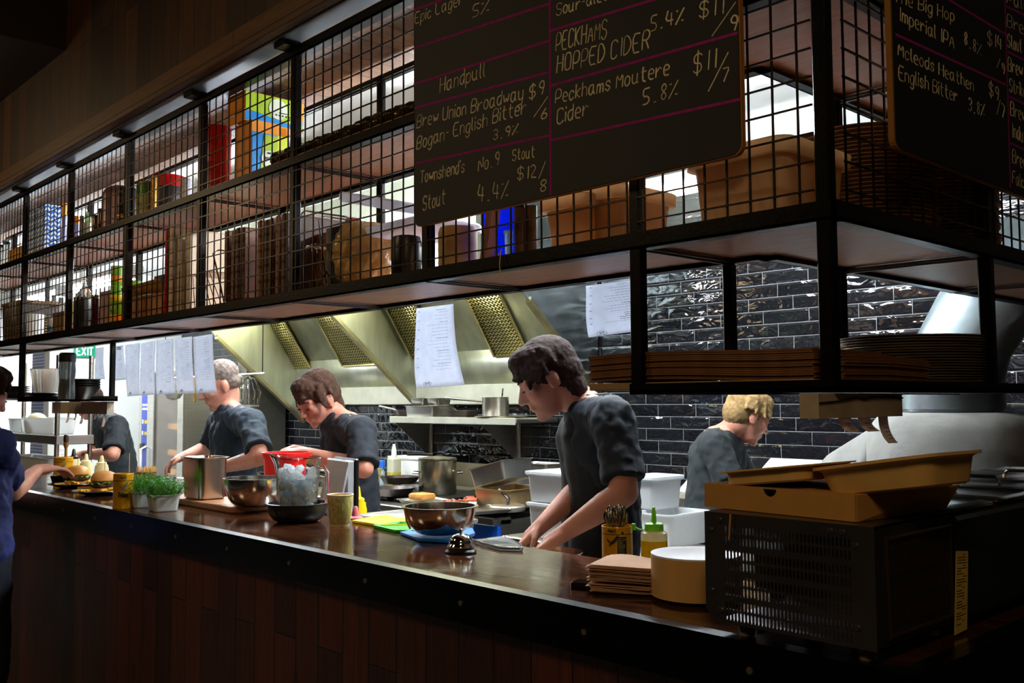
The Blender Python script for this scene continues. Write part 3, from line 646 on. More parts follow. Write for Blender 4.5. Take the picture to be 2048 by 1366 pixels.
can('measuring_cup', 'small pale blue plastic cup in front of the blue tray', 'cup', 1008, 1026, 462, .20, LO, M('pale_blue_plastic', (150, 190, 232), .3, trans=.3), prof=[(0, 0), (.75, 0), (.95, .9), (1.12, .92), (1.12, 1), (0, 1)])
can('pepper_tin', 'dark speckled tin between blue tray and beige tub', 'tin', 1028, 1050, 416, .22, LO, DKBR, 'speckled dark tins')
can('pepper_tin', 'second dark speckled tin touching the beige tub', 'tin', 1051, 1074, 412, .24, LO, M('speckled_dark', (66, 48, 20), .5, 0, .5, 60), 'speckled dark tins')
def tub(label, u0, u1, vt, y, dy, zb=LO, mat=CREAM, group='beige tubs on the lower shelf', rz=0, hx=None, lid=False):
    x0, x1 = X(u0, vt, y), X(u1, vt, y); h = hx or (Z((u0+u1)/2, vt, y)-zb); L = x1-x0
    t = thing('storage_tub', label, 'tub', ((x0+x1)/2, y+dy/2, zb), rz, group)
    MB().rrect(L, dy, [(.022, 0), (.016, .006), (.003, h-.012), (.008, h-.012), (.018, .008)], .03).build('body', mat, t)
    MB().rrect(L+.022, dy+.022, [(.012, h-.03), (.002, h-.03), (0, h-.004), (.006, h), (.014, h), (.016, h-.02)], .036).build('rim', mat, t)
    return t
tub('tall beige storage tub below the right half of the big menu board', 1078, 1165, 392, .20, .22)
tub('second beige storage tub hard against the front post', 1166, 1240, 372, .24, .2)
tub('beige storage tub in the corner bay in front of the bright tube light', 1372, 1572, 362, .19, .24, hx=.145)
# wooden pizza plates stacked on the right wing: counted one by one
PLATE = M('worn_wood_plate', (150, 112, 84), .55, 0, .2, 16)
def stack(n, cx, cy, z0, r, pitch, lab, group, mat, jit=.004, kind='pizza_plate', cat='plate'):
    rnd = random.Random(int(cx*1000)); src = None
    words = 'bottom'
    for i in range(n):
        if src is None:
            src = MB().lathe([(0, 0), (r*.8, 0), (r, pitch*.75), (r*1.005, pitch*.95), (r*.985, pitch*.99), (r*.78, pitch*.35), (0, pitch*.3)], 40).build(kind, mat)
            o = src
        else:
            o = src.copy(); COL.objects.link(o)
        o.location = (cx+rnd.uniform(-jit, jit), cy+rnd.uniform(-jit, jit), z0+i*pitch); o.rotation_euler.z = rnd.uniform(0, 6)
        tag(o, lab(i, n), cat, group)
ORD = ['bottom', 'second', 'third', 'fourth', 'fifth', 'sixth', 'seventh', 'eighth', 'ninth', 'tenth', 'eleventh', 'twelfth', 'thirteenth', 'fourteenth', 'fifteenth', 'sixteenth', 'seventeenth', 'eighteenth', 'nineteenth', 'twentieth']
def nth(i, n): return 'topmost' if i == n-1 else 'bottom' if i == 0 else (ORD[i] if i < 20 else 'twenty-%s' % ORD[i-20].replace('bottom', 'first'))
cy_ = .19+.30
stack(26, XS-.18, .62, LO, .147, .0086, lambda i, n: 'thin round wooden plate, %s from the shelf in the nearer caged stack' % nth(i, n), 'nearer caged wooden plates', PLATE)
stack(26, XS-.18, .955, LO, .147, .0086, lambda i, n: 'thin round wooden plate, %s from the shelf in the farther caged stack' % nth(i, n), 'farther caged wooden plates', PLATE)
o = MB().lathe([(0, 0), (.11, 0), (.125, .012), (.12, .014), (.10, .006), (0, .005)], 36).build('black_tray', BLACKPL, None, (XS-.14, .345, LO)); tag(o, 'round black tray lying by the corner post on the caged shelf', 'tray')
# --- trays below: pizza pans, kraft boards
TZ = 1.4805
KR2 = M('dark_kraft_stack', (112, 70, 36), .75, 0, .2, 30)
def sheetstack(n, x0, x1, y0, y1, z0, pitch, lab, group, mat, bow):
    src = None; rnd = random.Random(n)
    for i in range(n):
        def fn(a, b_, i=i): return (x0+(x1-x0)*a, y0+(y1-y0)*b_, bow(a, b_)*(.3+.7*i/n))
        if src is None:
            vs = MB(); nu = 14
            src = vs.grid(lambda a, b_: ((x0+(x1-x0)*a)-(x0+x1)/2, (y0+(y1-y0)*b_)-(y0+y1)/2, bow(a, b_)), nu, 2).build('kraft_board', mat, None, None, 0, pitch*.85); o = src
        else: o = src.copy(); COL.objects.link(o)
        o.location = ((x0+x1)/2+rnd.uniform(-.003, .003), (y0+y1)/2+rnd.uniform(-.003, .003), z0+pitch*(i+.5)); tag(o, lab(i, n), 'board', group)
sheetstack(14, -.77, XS-.055, .175, .43, TZ+.017, .0040, lambda i, n: 'brown kraft liner sheet, %s in the long front pile on the hanging tray' % nth(i, n), 'front pile of kraft sheets', KR2, lambda a, b_: .004*math.sin(a*5))
o = MB().box(-.77, XS-.055, .172, .43, 0, .015, .002).build('pizza_box', M('pale_card', (150, 122, 84), .7), None, (0, 0, TZ)); tag(o, 'flat pale folded carton under the long front pile on the hanging tray', 'carton')
sheetstack(11, XS-.045, XS-.012, .20, .53, TZ, .0052, lambda i, n: 'brown kraft strip, %s in the side pile on the hanging tray' % nth(i, n), 'side pile of kraft strips', KR2, lambda a, b_: .002*math.sin(b_*4))
PAN = M('pale_metal_pan', (176, 164, 150), .38, .6, .15)
stack(20, XS-.165, .79, TZ, .155, .0058, lambda i, n: 'thin round pizza pan, %s in the stack on the hanging tray' % nth(i, n), 'pizza pans on the hanging tray', PAN, .005, 'pizza_pan', 'pan')
# --- far left hanging tray
TZL = 1.481
for i in range(4):
    o = MB().lathe([(0, 0), (.035, 0), (.072, .036), (.088, .062), (.085, .063), (.066, .036), (.03, .008), (0, .008)], 30).build('black_bowl', BLACKPL, None, (X(163, 775, .33), .33, TZL+.012*i)); tag(o, 'black bowl, %s in the pile beside the drink bottle' % nth(i, 4), 'bowl', 'black bowls on the left tray')
o = MB().lathe([(0, 0), (.04, 0), (.085, .026), (.105, .034), (.10, .036), (.04, .008), (0, .008)], 30).build('black_bowl', BLACKPL, None, (X(80, 785, .28), .28, TZL)); tag(o, 'single shallow black bowl in front of the straws', 'bowl')
for i in range(7):
    o = MB().lathe([(0, 0), (.05, 0), (.09, .012), (.092, .015), (.05, .006), (0, .006)], 28).build('dark_plate', BLACKPL, None, (X(15, 760, .3), .33, TZL+.011*i)); tag(o, 'dark plate, %s in the pile at the left end of the left tray' % nth(i, 7), 'plate', 'dark plates on the left tray')
x, r, h = ctx(139, 171, 706, .26, TZL)
db = thing('drink_bottle', 'grey see-through sports bottle with black cap on the left tray', 'bottle', (x-.0, .215, TZL))
MB().lathe([(0, 0), (r*.95, 0), (r, .01), (r*.9, h*.4), (r, h*.62), (r*.92, h*.78), (r*.9, h*.8)], 24).build('body', M('smoky_plastic', (120, 128, 126), .15, 0, .05, trans=.6), db)
MB().lathe([(0, h*.8), (r*.98, h*.8), (r*.98, h*.96), (r*.8, h), (0, h)], 24).build('cap', BLACKPL, db)
MB().tube([(-r*.95, 0, h*.95), (-r*1.3, 0, h*.9), (-r*1.3, 0, h*.8), (-r*.95, 0, h*.78)], .003, 6).build('carry_loop', BLACKPL, db)
x, r, h = ctx(60, 133, 738, .42, TZL)
st = thing('straw_tub', 'clear plastic tub holding pale wooden stirrers', 'tub', (x, .42, TZL))
MB().lathe([(0, 0), (r*.62, 0), (r*.9, h*.98), (r*.98, h), (r*.9, h), (r*.6, .006), (0, .006)], 24).build('body', CLEARPL, st)
rnd = random.Random(5)
for i in range(46):
    a = rnd.uniform(0, 6.283); q = math.sqrt(rnd.random())
    o = MB().cyl((r*.5*q*math.cos(a), r*.5*q*math.sin(a), .008), (r*.78*q*math.cos(a+.3), r*.78*q*math.sin(a+.3), h*.96+rnd.uniform(-.01, .012)), .0024, n=5).build('stirrer', M('pale_wood_stick', (214, 178, 140), .7), None, (x, .42, TZL)); tag(o, 'thin pale wooden stirrer standing in the clear tub', 'stirrer', 'stirrers in the clear tub')

# ================================================================== things on the counter
CT = 1.0722
CTW = 1.07
def bowl(name, label, cat, u0, u1, vb, vrim, mat, z=CTW, foot=.5, lip=.008, th=.003, group=None, y=None):
    c = put((u0+u1)/2, vb, 0, z); s = mpp(c); r = (u1-u0)/2*s*1.02
    c = put((u0+u1)/2, vb, r*foot*.75, z); s = mpp(c); r = (u1-u0)/2*s; h = (vb-vrim)*s*1.04
    t = thing(name, label, cat, (c.x, c.y, z), 0, group)
    pr = [(0, 0), (r*foot, 0)]+[(r*(foot+(1-foot)*math.sin(a)), h*(1-math.cos(a))) for a in [k*math.pi/2/8 for k in range(1, 9)]]
    pr += [(r+lip, h+.001), (r+lip, h+.003)]+[(max(.001, r*(foot+(1-foot)*math.sin(a))-th), h*(1-math.cos(a))+th) for a in [k*math.pi/2/8 for k in range(8, 0, -1)]]+[(r*foot, th), (0, th)]
    MB().lathe(pr, 44).build('body', mat, t, None, 50)
    return t, r, h
# --- paper cup
c = put(680, 1054, .028, CTW)
cup = thing('paper_cup', 'pale green printed paper cup with white rim on the bar top', 'cup', (c.x, c.y, CTW))
t = NT('leafy_cup_print'); n1 = t.noise(t.coord((1, 1, .45)), 70, 4, .7, 1.5)
t.l(t.ramp(n1, [(.40, lin((146, 132, 62))), (.55, lin((176, 160, 96))), (.62, lin((204, 186, 136)))]), t.b.inputs['Base Color']); t.set(rough=.6)
MB().lathe([(0, .004), (.028, .004), (.0285, 0), (.030, 0), (.0415, .098), (.0395, .098), (.029, .006), (0, .006)], 36).build('body', M('cup_stock', (214, 186, 126), .7), cup)
MB().lathe([(.0314, .008), (.0322, .010), (.0405, .088), (.0398, .090)], 36).build('printed_sleeve', t.m, cup)
MB().tube([(.0412*math.cos(a), .0412*math.sin(a), .098) for a in [k*math.pi/16 for k in range(32)]], .0018, 8, True).build('rim', WHITEPL, cup)
# --- service bell
c = put(922, 1110, .042, CTW)
bl = thing('service_bell', 'chrome counter bell with black base on the bar top', 'bell', (c.x, c.y, CTW))
MB().lathe([(0, 0), (.039, 0), (.041, .004), (.037, .009), (.034, .010), (0, .010)], 36).build('base', BLACKPL, bl)
MB().lathe([(.0345, .014), (.0355, .015), (.0345, .019), (.031, .022), (.0305, .029), (.0275, .037), (.021, .044), (.011, .048), (0, .0485)], 40).build('dome', CHROME, bl, None, 60)
MB().lathe([(0, .008), (.008, .008), (.008, .016), (0, .016)], 12).build('stem', CHROME, bl)
MB().lathe([(0, .047), (.004, .047), (.003, .052), (.0055, .055), (.0055, .059), (0, .062)], 14).build('plunger', CHROME, bl)
# --- steel bowl of salad on a blue lid
c = put(885, 1083, .10, CTW)
LIDB = M('blue_plastic', (10, 120, 216), .35, 0, .04); LIDG = M('green_plastic', (40, 196, 30), .35, 0, .04)
def flat_lid(label, pts, mat, z, name='tub_lid'):
    P = [at(u, v, z=z) for u, v in pts]; c = sum(P, Vector())/len(P)
    t = thing(name, label, 'lid', (c.x, c.y, z), 0, 'coloured tub lids')
    def ringp(k, zz): return [((p.x-c.x)*k, (p.y-c.y)*k, zz) for p in P]
    n = len(P); m = MB(); rr = [ringp(.97, 0), ringp(1, .003), ringp(1, .009), ringp(.96, .010), ringp(.9, .006)]
    vs = sum(rr, []); fs = [(k*n+i, k*n+(i+1) % n, (k+1)*n+(i+1) % n, (k+1)*n+i) for k in range(4) for i in range(n)]+[tuple(range(n))[::-1], tuple(range(4*n, 5*n))]
    m.add(vs, fs).build('body', mat, t); return t
flat_lid('blue plastic lid under the steel salad bowl', [(800, 1070), (850, 1058), (945, 1062), (950, 1072), (905, 1088), (838, 1084)], LIDB, CTW)
flat_lid('yellow plastic lid lying beside the paper cup', [(704, 1046), (770, 1034), (835, 1041), (822, 1054), (760, 1055)], M('sun_yellow_plastic', (246, 216, 20), .35, 0, .05), CTW)
flat_lid('green plastic lid between the yellow lid and the steel salad bowl', [(747, 1056), (800, 1048), (850, 1052), (838, 1066), (790, 1066)], LIDG, CTW)
t, r, h = bowl('salad_bowl', 'wide polished steel bowl with a carrot strand over its rim', 'bowl', 808, 952, 1071, 1019, M('polished_steel', (222, 216, 208), .17, 1, .06), CTW+.012, .42, .007)
MB().tube([(-.25*r, -.97*r, h+.004), (-.27*r, -1.02*r, h), (-.30*r, -.93*r, h*.55), (-.31*r, -.80*r, h*.25)], .0028, 6).build('carrot_strand', M('carrot', (240, 150, 20), .4), t)
m = MB(); rnd = random.Random(4)
for i in range(60):
    a, q = rnd.uniform(0, 6.28), r*.7*math.sqrt(rnd.random()); m.at((q*math.cos(a), q*math.sin(a), h*.52+rnd.uniform(-.008, .012)), rnd.uniform(0, 6), rnd.uniform(-1, 1)).cyl((-.016, 0, 0), (.016, 0, 0), .0024, n=5)
m.at().lathe([(0, h*.1), (r*.74, h*.48), (0, h*.54)], 20); sl = m.build('salad', M('red_orange_salad', (214, 74, 22), .4, 0, .35, 40), t); sl['kind'] = 'stuff'
# --- black bowl with the glass water jug
t, r, h = bowl('black_bowl', 'wide black bowl holding the water jug', 'bowl', 535, 655, 1046, 1012, M('matte_black', (28, 27, 26), .42, 0, .1), CTW, .55, .002, .004)
bc = Vector(t.location)
jz = CTW+.007
pj = at(604, 1020, z=CTW+.03); s = mpp(bc)
jg = thing('water_jug', 'clear glass jug full of ice water standing in the black bowl', 'jug', (bc.x, bc.y, jz))
JR, JH = 44*s, 122*s
def jprof(rs, off): return [(.80*JR-off, off), (.86*JR-off, .06*JH), (.98*JR-off, .72*JH), (1.02*JR-off, .9*JH), (1.06*JR-off, JH)]
m = MB(); n = 40
pr = [(0, 0)]+[(.80*JR, 0), (.84*JR, .05*JH), (.97*JR, .72*JH), (1.0*JR, .9*JH), (1.08*JR, JH), (1.03*JR, JH+.002), (.94*JR, .9*JH), (.91*JR, .72*JH), (.78*JR, .06*JH), (0, .05*JH)]
m.lathe(pr, n); lf = Vector((-_R.x, -_R.y, 0)).normalized()
vs = []
for x, y, z in m.v:
    d = (x*lf.x+y*lf.y)/max(1e-6, math.hypot(x, y)); k = max(0, z/JH-.8)*5*max(0, d)**6
    vs.append((x*(1+.20*k), y*(1+.20*k), z+.012*k))
m.v = vs; m.build('body', GLASS, jg, None, 60)
rt = -lf
MB().tube([tuple(rt*(JR*q)+Vector((0, 0, z_*JH))) for q, z_ in ((.96, .82), (1.18, .84), (1.34, .76), (1.36, .55), (1.32, .36), (1.14, .24), (.9, .18))], .0075, 10).build('handle', GLASS, jg, None, 60)
MB().lathe([(0, .056*JH), (.62*JR, .065*JH), (.70*JR, .66*JH), (0, .66*JH)], 36).build('water', TR('icy_water', (222, 234, 240), .72, .1, .12, 45), jg)
ICE = TR('ice', (250, 254, 255), .72, .06, .15, 60, .8)
m0 = MB().cbox((0, 0, 0), (.021, .021, .019), .004, 2); src = None; rnd = random.Random(11)
for i in range(110):
    z_ = .02+1.0*i/110; a = rnd.uniform(0, 6.28); q = rnd.uniform(.45, .76)*JR
    if src is None: src = m0.build('ice_cube', ICE, jg); o = src
    else: o = src.copy(); COL.objects.link(o); o.parent = jg
    o.location = (q*math.cos(a), q*math.sin(a), .06*JH+z_*JH*.78); o.rotation_euler = (rnd.uniform(0, 3), rnd.uniform(0, 3), rnd.uniform(0, 3)); o['label'] = 'clear ice cube'
# --- steel mixing bowl, food pan, board
c0 = put(480, 1022, 0, CTW)
o = MB().rrect(.62, .17, [(.003, 0), (0, .004), (0, .018), (.003, .022)], .02).build('wooden_board', M('beech_board', (170, 116, 76), .5, 0, .2, 6, .05, 30, (1, 8, 1)), None, (-2.86, .34, CTW)); tag(o, 'long wooden board lying under the deep steel pan and mixing bowl', 'board')
t, r, h = bowl('mixing_bowl', 'deep polished steel mixing bowl next to the water jug', 'bowl', 449, 571, 1016, 963, M('polished_steel', (214, 206, 196), .10, 1), CTW+.0225, .5, .004)
t.location.y = .335; t.location.x = X(510, 990, .335)
p = at(409, 980, y=.33); s = mpp(p)
fp = thing('steam_pan', 'tall stained steel food pan behind the cress punnets', 'pan', (p.x-.0, .33, CTW+.0225), 0)
W_ = 88*s; H_ = 83*s
MB().rrect(W_, .12, [(.014, 0), (.006, .006), (.001, H_-.006), (-.008, H_-.002), (-.008, H_), (.003, H_), (.008, H_-.01), (.016, .008)], .026).build('body', M('stained_stainless', (188, 176, 162), .24, 1, .2, 8, .05), fp)
# --- cress punnets
LEAF = TR('cress_leaf', (40, 118, 18), .35, .45, .4, 50); STEM = M('cress_stem', (120, 170, 70), .5)
def punnet(label, u, v, rz):
    c = put(u, v, .05, CTW)
    t = thing('cress_punnet', label, 'punnet', (c.x, c.y, CTW), rz, 'punnets of cress')
    MB().rrect(.118, .10, [(.012, 0), (.009, .003), (.001, .056), (-.003, .058), (-.003, .061), (.002, .061), (.004, .054), (.014, .006)], .018).build('tub', TR('ribbed_clear_tub', (226, 226, 220), .5, .3), t)
    MB().rrect(.098, .082, [(.006, .004), (.001, .05), (.004, .052)], .014).build('white_liner', TR('white_liner', (236, 236, 234), .5, .6), t)
    m = MB(); st = MB(); rnd = random.Random(int(u))
    for i in range(900):
        a, q = rnd.uniform(-.5, .5), rnd.uniform(-.5, .5); hh = .050+rnd.uniform(.004, .078)*(1-1.0*(a*a+q*q))
        x, y = a*.115, q*.098; x2, y2 = x*1.42+rnd.uniform(-.01, .01), y*1.42+rnd.uniform(-.01, .01)
        if i % 3 == 0: st.cyl((x*.8, y*.8, .05), (x2, y2, hh), .0007, n=3, caps=False)
        L = rnd.uniform(.006, .0125); th = rnd.uniform(0, 6.28); tl = rnd.uniform(-.7, .7); c_, s_ = math.cos(th), math.sin(th); zz = math.sin(tl)
        P = [(x2, y2, hh), (x2+L*.6*c_-L*.45*s_, y2+L*.6*s_+L*.45*c_, hh+L*.4*zz+.001), (x2+L*1.2*c_, y2+L*1.2*s_, hh+L*zz), (x2+L*.6*c_+L*.45*s_, y2+L*.6*s_-L*.45*c_, hh+L*.4*zz)]
        m.add(P, [(0, 1, 2, 3)])
    lv = m.build('leaves', LEAF, t, None, 0); lv['kind'] = 'stuff'; s2 = st.build('stems', STEM, t, None, 0); s2['kind'] = 'stuff'
punnet('nearer cress punnet with a white card panel on the bar top', 326, 1024, rad(-10))
punnet('farther cress punnet touching the yellow tin', 284, 1016, rad(-6))
# --- yellow tins
def glyph_lines(m, txt, x, z, hgt, M4, r, slant=0, wid=None): pass
def tin(label, u, v, wpx, hpx, name='olive_tin', z=CTW, group='yellow tins on the bar top', dark=True, script=True, rz=0):
    c = put(u, v, 0, z); s = mpp(c); r = wpx/2*s; h = hpx*s; c = put(u, v, r*.9, z)
    t = thing(name, label, 'tin', (c.x, c.y, z), 0, group)
    MB().lathe([(0, .003), (r*.97, .003), (r, 0), (r*1.02, .002), (r, .004), (r, h-.004), (r*1.02, h-.002), (r*1.0, h), (r*.95, h), (r*.95, .006), (0, .006)], 36).build('body', TIN, t)
    MB().lathe([(r*1.002, h*.785), (r*1.008, h*.787), (r*1.008, h*.805), (r*1.002, h*.807)], 36).build('black_line', DARKPR, t)
    fwd = math.atan2(CAM.y-c.y, CAM.x-c.x)+rz
    def P(a, z_, e=.0004): return ((r*1.004+e)*math.cos(fwd+a), (r*1.004+e)*math.sin(fwd+a), z_)
    # bird with spread wings
    m = MB()
    def poly(pts):
        k = len(m.v); m.v += [P(a, b*h) for a, b in pts]; m.f.append(tuple(range(k, k+len(pts))))
    if rz > 0.3 or rz < -.3: q = 1.0
    poly([(-.12, .60), (-.02, .52), (.06, .53), (.02, .62)]); poly([(-.10, .60), (-.42, .70), (-.30, .60), (-.12, .54)]); poly([(.0, .62), (.30, .76), (.46, .78), (.30, .62), (.08, .53)]); poly([(-.12, .58), (-.2, .50), (-.14, .46), (-.04, .52)])
    m.build('bird_emblem', M('grey_bird', (96, 88, 84), .6) if script else M('dark_bird', (52, 36, 16), .6), t, None, 0, .0006)
    for word, hh, z_, a0, a1 in (('FALEZ', .075, .86, -.26, .26),)+((('Pelion', .15, .33, -.46, .40),) if script else ()):
        m = MB()
        for stroke in stroke_text(word, a1-a0, hh*h, .12 if script and word == 'Pelion' else 0):
            m.tube([P(a0+x, z_*h+y) for x, y in stroke], .0011 if hh < .1 else .0018, 4)
        m.build('lettering', DARKPR, t, None, 0)
    if not script:
        m = MB(); k = 7
        vs = [P(.36+.62*i/k, z_*h, .0003) for i in range(k+1) for z_ in (.10, .74)]; m.add(vs, [(2*i, 2*i+2, 2*i+3, 2*i+1) for i in range(k)]); m.build('black_panel', DARKPR, t, None, 60, .0004)
        m = MB(); rnd = random.Random(2)
        for i in range(13): zz = (.69-.043*i)*h; m.tube([P(.42, zz, .0012), P(.42+rnd.uniform(.25, .5), zz, .0012)], .0007, 3)
        m.build('fine_print', M('pale_print', (170, 160, 120), .6), t)
        m = MB(); m.tube([P(.62, .80*h+.004), P(.75, .80*h+.004)], .0035, 4); m.build('stamp', DARKPR, t)
    return t, r, h, c
# single-stroke hand lettering: x 0-6, y 0-9 (baseline 2)
FONT = {'A': '02 28 42|14 34', 'B': '02 08 38 47 46 35 05|35 44 43 32 02', 'C': '47 38 18 07 03 12 32 43', 'D': '02 08 28 46 44 22 02', 'E': '48 08 02 42|05 35', 'F': '48 08 02|05 35', 'H': '02 08|48 42|05 45', 'I': '12 18', 'K': '02 08|48 05 42', 'L': '08 02 42', 'M': '02 08 24 48 42', 'N': '02 08 42 48', 'O': '18 07 03 12 32 43 47 38 18', 'P': '02 08 38 47 45 34 04', 'R': '02 08 38 47 46 35 05|25 42', 'S': '47 38 18 07 06 15 35 44 43 32 12 03', 'T': '08 48|28 22', 'U': '08 03 12 32 43 48', 'X': '02 48|08 42', 'Z': '08 48 02 42',
 'a': '36 16 05 03 12 22 34|36 33 42', 'b': '08 02|05 16 26 35 33 22 12 03', 'c': '35 26 16 05 03 12 22 33', 'd': '36 16 05 03 12 22 34|38 32', 'e': '04 34 35 26 16 05 03 12 32', 'f': '37 28 17 12|06 26', 'g': '36 16 05 03 12 22 34|36 31 20 10 01', 'h': '08 02|05 16 26 35 32', 'i': '06 02|08 07', 'k': '08 02|36 04 32', 'l': '08 03 12', 'm': '06 02|05 16 25 22|25 36 45 42', 'n': '06 02|05 16 26 35 32', 'o': '16 05 03 12 22 33 35 26 16', 'p': '06 00|05 16 26 35 33 22 12 03', 'r': '06 02|04 15 26 35', 's': '35 26 16 05 14 24 33 22 12 03', 't': '18 13 22 32|06 36', 'u': '06 03 12 22 33|36 32 42', 'w': '06 12 25 32 46', 'y': '06 03 12 22 33|36 31 20 00',
 '1': '28 22', '2': '07 18 28 37 36 02 42', '3': '07 18 28 37 36 25 15|25 34 33 22 12 03', '4': '18 04 44|37 32', '5': '38 08 05 25 34 33 22 02', '6': '38 16 04 03 12 32 43 44 35 15', '7': '08 48 12', '8': '25 16 17 28 37 36 25 14 13 22 33 34 25', '9': '45 25 16 17 28 38 47 45 32', '$': '47 38 18 07 06 15 35 44 43 32 12 03|29 21', '%': '02 48|07 17|33 43', '.': '12 22', '-': '05 25', "'": '08 07', '/': '01 49', ' ': ''}
def stroke_text(txt, width, cap, slant=0, jit=0, seed=0):
    rnd = random.Random(seed); out = []; x = 0
    for ch in txt:
        g = FONT[ch]; mx = 0; dy = rnd.uniform(-jit, jit)*2
        for st_ in g.split('|'):
            pts = [(int(p_[0]), int(p_[1])-2) for p_ in st_.split()]
            if not pts: continue
            mx = max(mx, max(p_[0] for p_ in pts))
            if len(pts) > 2:                                     # round the corners once
                q = [pts[0]]
                for a, b in zip(pts, pts[1:]): q += [(a[0]*.75+b[0]*.25, a[1]*.75+b[1]*.25), (a[0]*.25+b[0]*.75, a[1]*.25+b[1]*.75)]
                pts = q+[pts[-1]]
            out.append([(x+a+rnd.uniform(-jit, jit), b+dy+rnd.uniform(-jit, jit)) for a, b in pts])
        x += (mx+1.5) if ch != ' ' else 2.6
    k = width/max(.1, x-1.5); c = cap/6
    return [[(a*k+b*c*slant, b*c) for a, b in s_] for s_ in out]
tin('yellow olive tin lettered Pelion, between burger and cress punnets', 246, 1018, 39, 70)
tin('yellow olive tin lettered Pelion, behind the first burger plate', 126, 961, 36, 46, rz=-.15)
TT, tr, th_, tc_ = tin('yellow tin full of spoon handles beside the green capped bottle', 1235, 1128, 62, 73, script=False, rz=-.35)
SPO = M('worn_cutlery', (150, 140, 128), .25, 1, .25, 30)
rnd = random.Random(9)
for i in range(13):
    a = 6.283*i/13; q = tr*.62*rnd.uniform(.3, 1); lx, ly = q*math.cos(a), q*math.sin(a); ex, ey = lx*rnd.uniform(1.2, 1.7), ly*rnd.uniform(1.2, 1.7); L = th_+rnd.uniform(.018, .045)
    o = MB(); d = Vector((ex-lx*.4, ey-ly*.4, L)).normalized()
    o.tube([(lx*.4, ly*.4, .008), (lx, ly, L*.72), (ex*.92, ey*.92, L*.9), (ex, ey, L)], [.0018, .0022, .0045, .002], 8)
    aa = math.atan2(_R.y, _R.x); v2 = []
    for p_ in o.v: v2.append(p_)
    f = o.build('spoon', SPO, None, (tc_.x, tc_.y, CTW)); tag(f, 'steel spoon standing handle up in the yellow tin', 'spoon', 'spoons in the yellow tin')
    f2 = MB().ball((ex*.97, ey*.97, L-.008), (.0085, .0085, .016), 12, 8); rot = Matrix.Rotation(aa, 4, 'Z')
    f2.v = [tuple(rot @ Vector((a_, b_*.25, c_)))for a_, b_, c_ in [(p_[0]-ex*.97, p_[1]-ey*.97, p_[2]) for p_ in f2.v]]; f2.v = [(a_+ex*.97, b_+ey*.97, c_) for a_, b_, c_ in f2.v]
    f2.build('handle_end', SPO, f)
# --- green capped oil bottle
c = put(1309, 1150, .028, CTW); s = mpp(c)
c = Vector((c.x, .335, 0)); c = Vector((at(1309, 1125, y=.352).x, .352, 0)); s = mpp((c.x, c.y, 1.1)); r = 26.5*s
ob = thing('oil_bottle', 'clear squeeze bottle of yellow oil with a green nozzle cap', 'bottle', (c.x, c.y, CTW))
H_ = .105
MB().lathe([(0, .002), (r*.96, 0), (r, .004), (r, H_*.86), (r*.96, H_*.93), (r*.7, H_*.97), (r*.62, H_), (0, H_)], 34).build('body', TR('cloudy_bottle', (232, 228, 202), .55, .25, .02), ob)
MB().lathe([(0, .003), (r*1.004, .003), (r*1.006, .006), (r*1.006, H_*.77), (0, H_*.772)], 34).build('oil', TR('yellow_oil', (226, 196, 4), .6, .12, .04), ob)
GC = M('lime_cap', (106, 200, 6), .35, 0, .05)
MB().lathe([(0, H_*.965), (r*.70, H_*.965), (r*.72, H_*1.0), (r*.70, H_*1.11), (r*.6, H_*1.13), (r*.2, H_*1.14), (r*.17, H_*1.3), (r*.10, H_*1.46), (0, H_*1.47)], 28).build('nozzle_cap', GC, ob)
MB().tube([tuple(lf*(r*q)+Vector((0, 0, z_))) for q, z_ in ((.6, H_*.985), (1.1, H_*.99), (1.35, H_*1.03), (1.5, H_*1.06))], .0016, 6).build('strap', GC, ob)
MB().at(tuple(lf*(r*1.55)+Vector((0, 0, H_*1.05)))).cyl((0, 0, -.007), (0, 0, .007), .0055, .0045, 12).build('stopper', GC, ob)
# --- napkins, paper plates, clip
OX0_ = -.362
c = at(1240, 1188, z=CTW)
rnd = random.Random(8); src = None
NAP = TR('brown_napkin', (214, 172, 136), .25, .85, .06, 30)
for i in range(24):
    gap = .0021*i+(.004 if i > 7 else 0)
    sag = .006
    if src is None:
        src = MB().grid(lambda a, b_: ((a-.5)*.135, (b_-.5)*.135, .003*math.sin(a*6)*b_), 10, 6).build('napkin', NAP, None, None, 0, .0011); o = src
    else: o = src.copy(); COL.objects.link(o)
    o.location = (c.x-.018+rnd.uniform(-.004, .004), .205+rnd.uniform(-.004, .004), CTW+.004+gap); o.rotation_euler.z = rad(24)+rnd.uniform(-.05, .05)+(.12 if i < 5 else 0)
    tag(o, 'folded brown paper napkin, %s in the pile beside the paper plates' % nth(i, 24), 'napkin', 'brown napkins')
p = at(1345, 1206, z=CTW); px_ = at(1392, 1160, y=.225); px_.x = min(px_.x, OX0_-.0895); src = None
PPL = M('plate_pulp_edge', (206, 158, 92), .75, 0, .06, 20); PPW = M('white_paper_plate', (226, 226, 230), .6, 0, .02)
NP = 26
for i in range(NP):
    m = lambda: MB().lathe([(0, 0), (.062, 0), (.072, .006), (.086, .010), (.0875, .0085), (.0873, .0118), (.073, .0085), (.062, .0022), (0, .002)], 44)
    if src is None: src = m().build('paper_plate', PPL); o = src
    elif i == NP-1: o = m().build('paper_plate', PPW)
    else: o = src.copy(); COL.objects.link(o)
    o.location = (px_.x, .225, CTW+i*.0031); tag(o, 'round paper plate, %s in the pile against the toaster oven' % nth(i, NP), 'plate', 'paper plates')
c = at(1165, 1180, z=CTW)
cl = thing('ticket_clip', 'small black clip lying on the bar top beside the napkins', 'clip', (c.x, c.y+.02, CTW), rad(20))
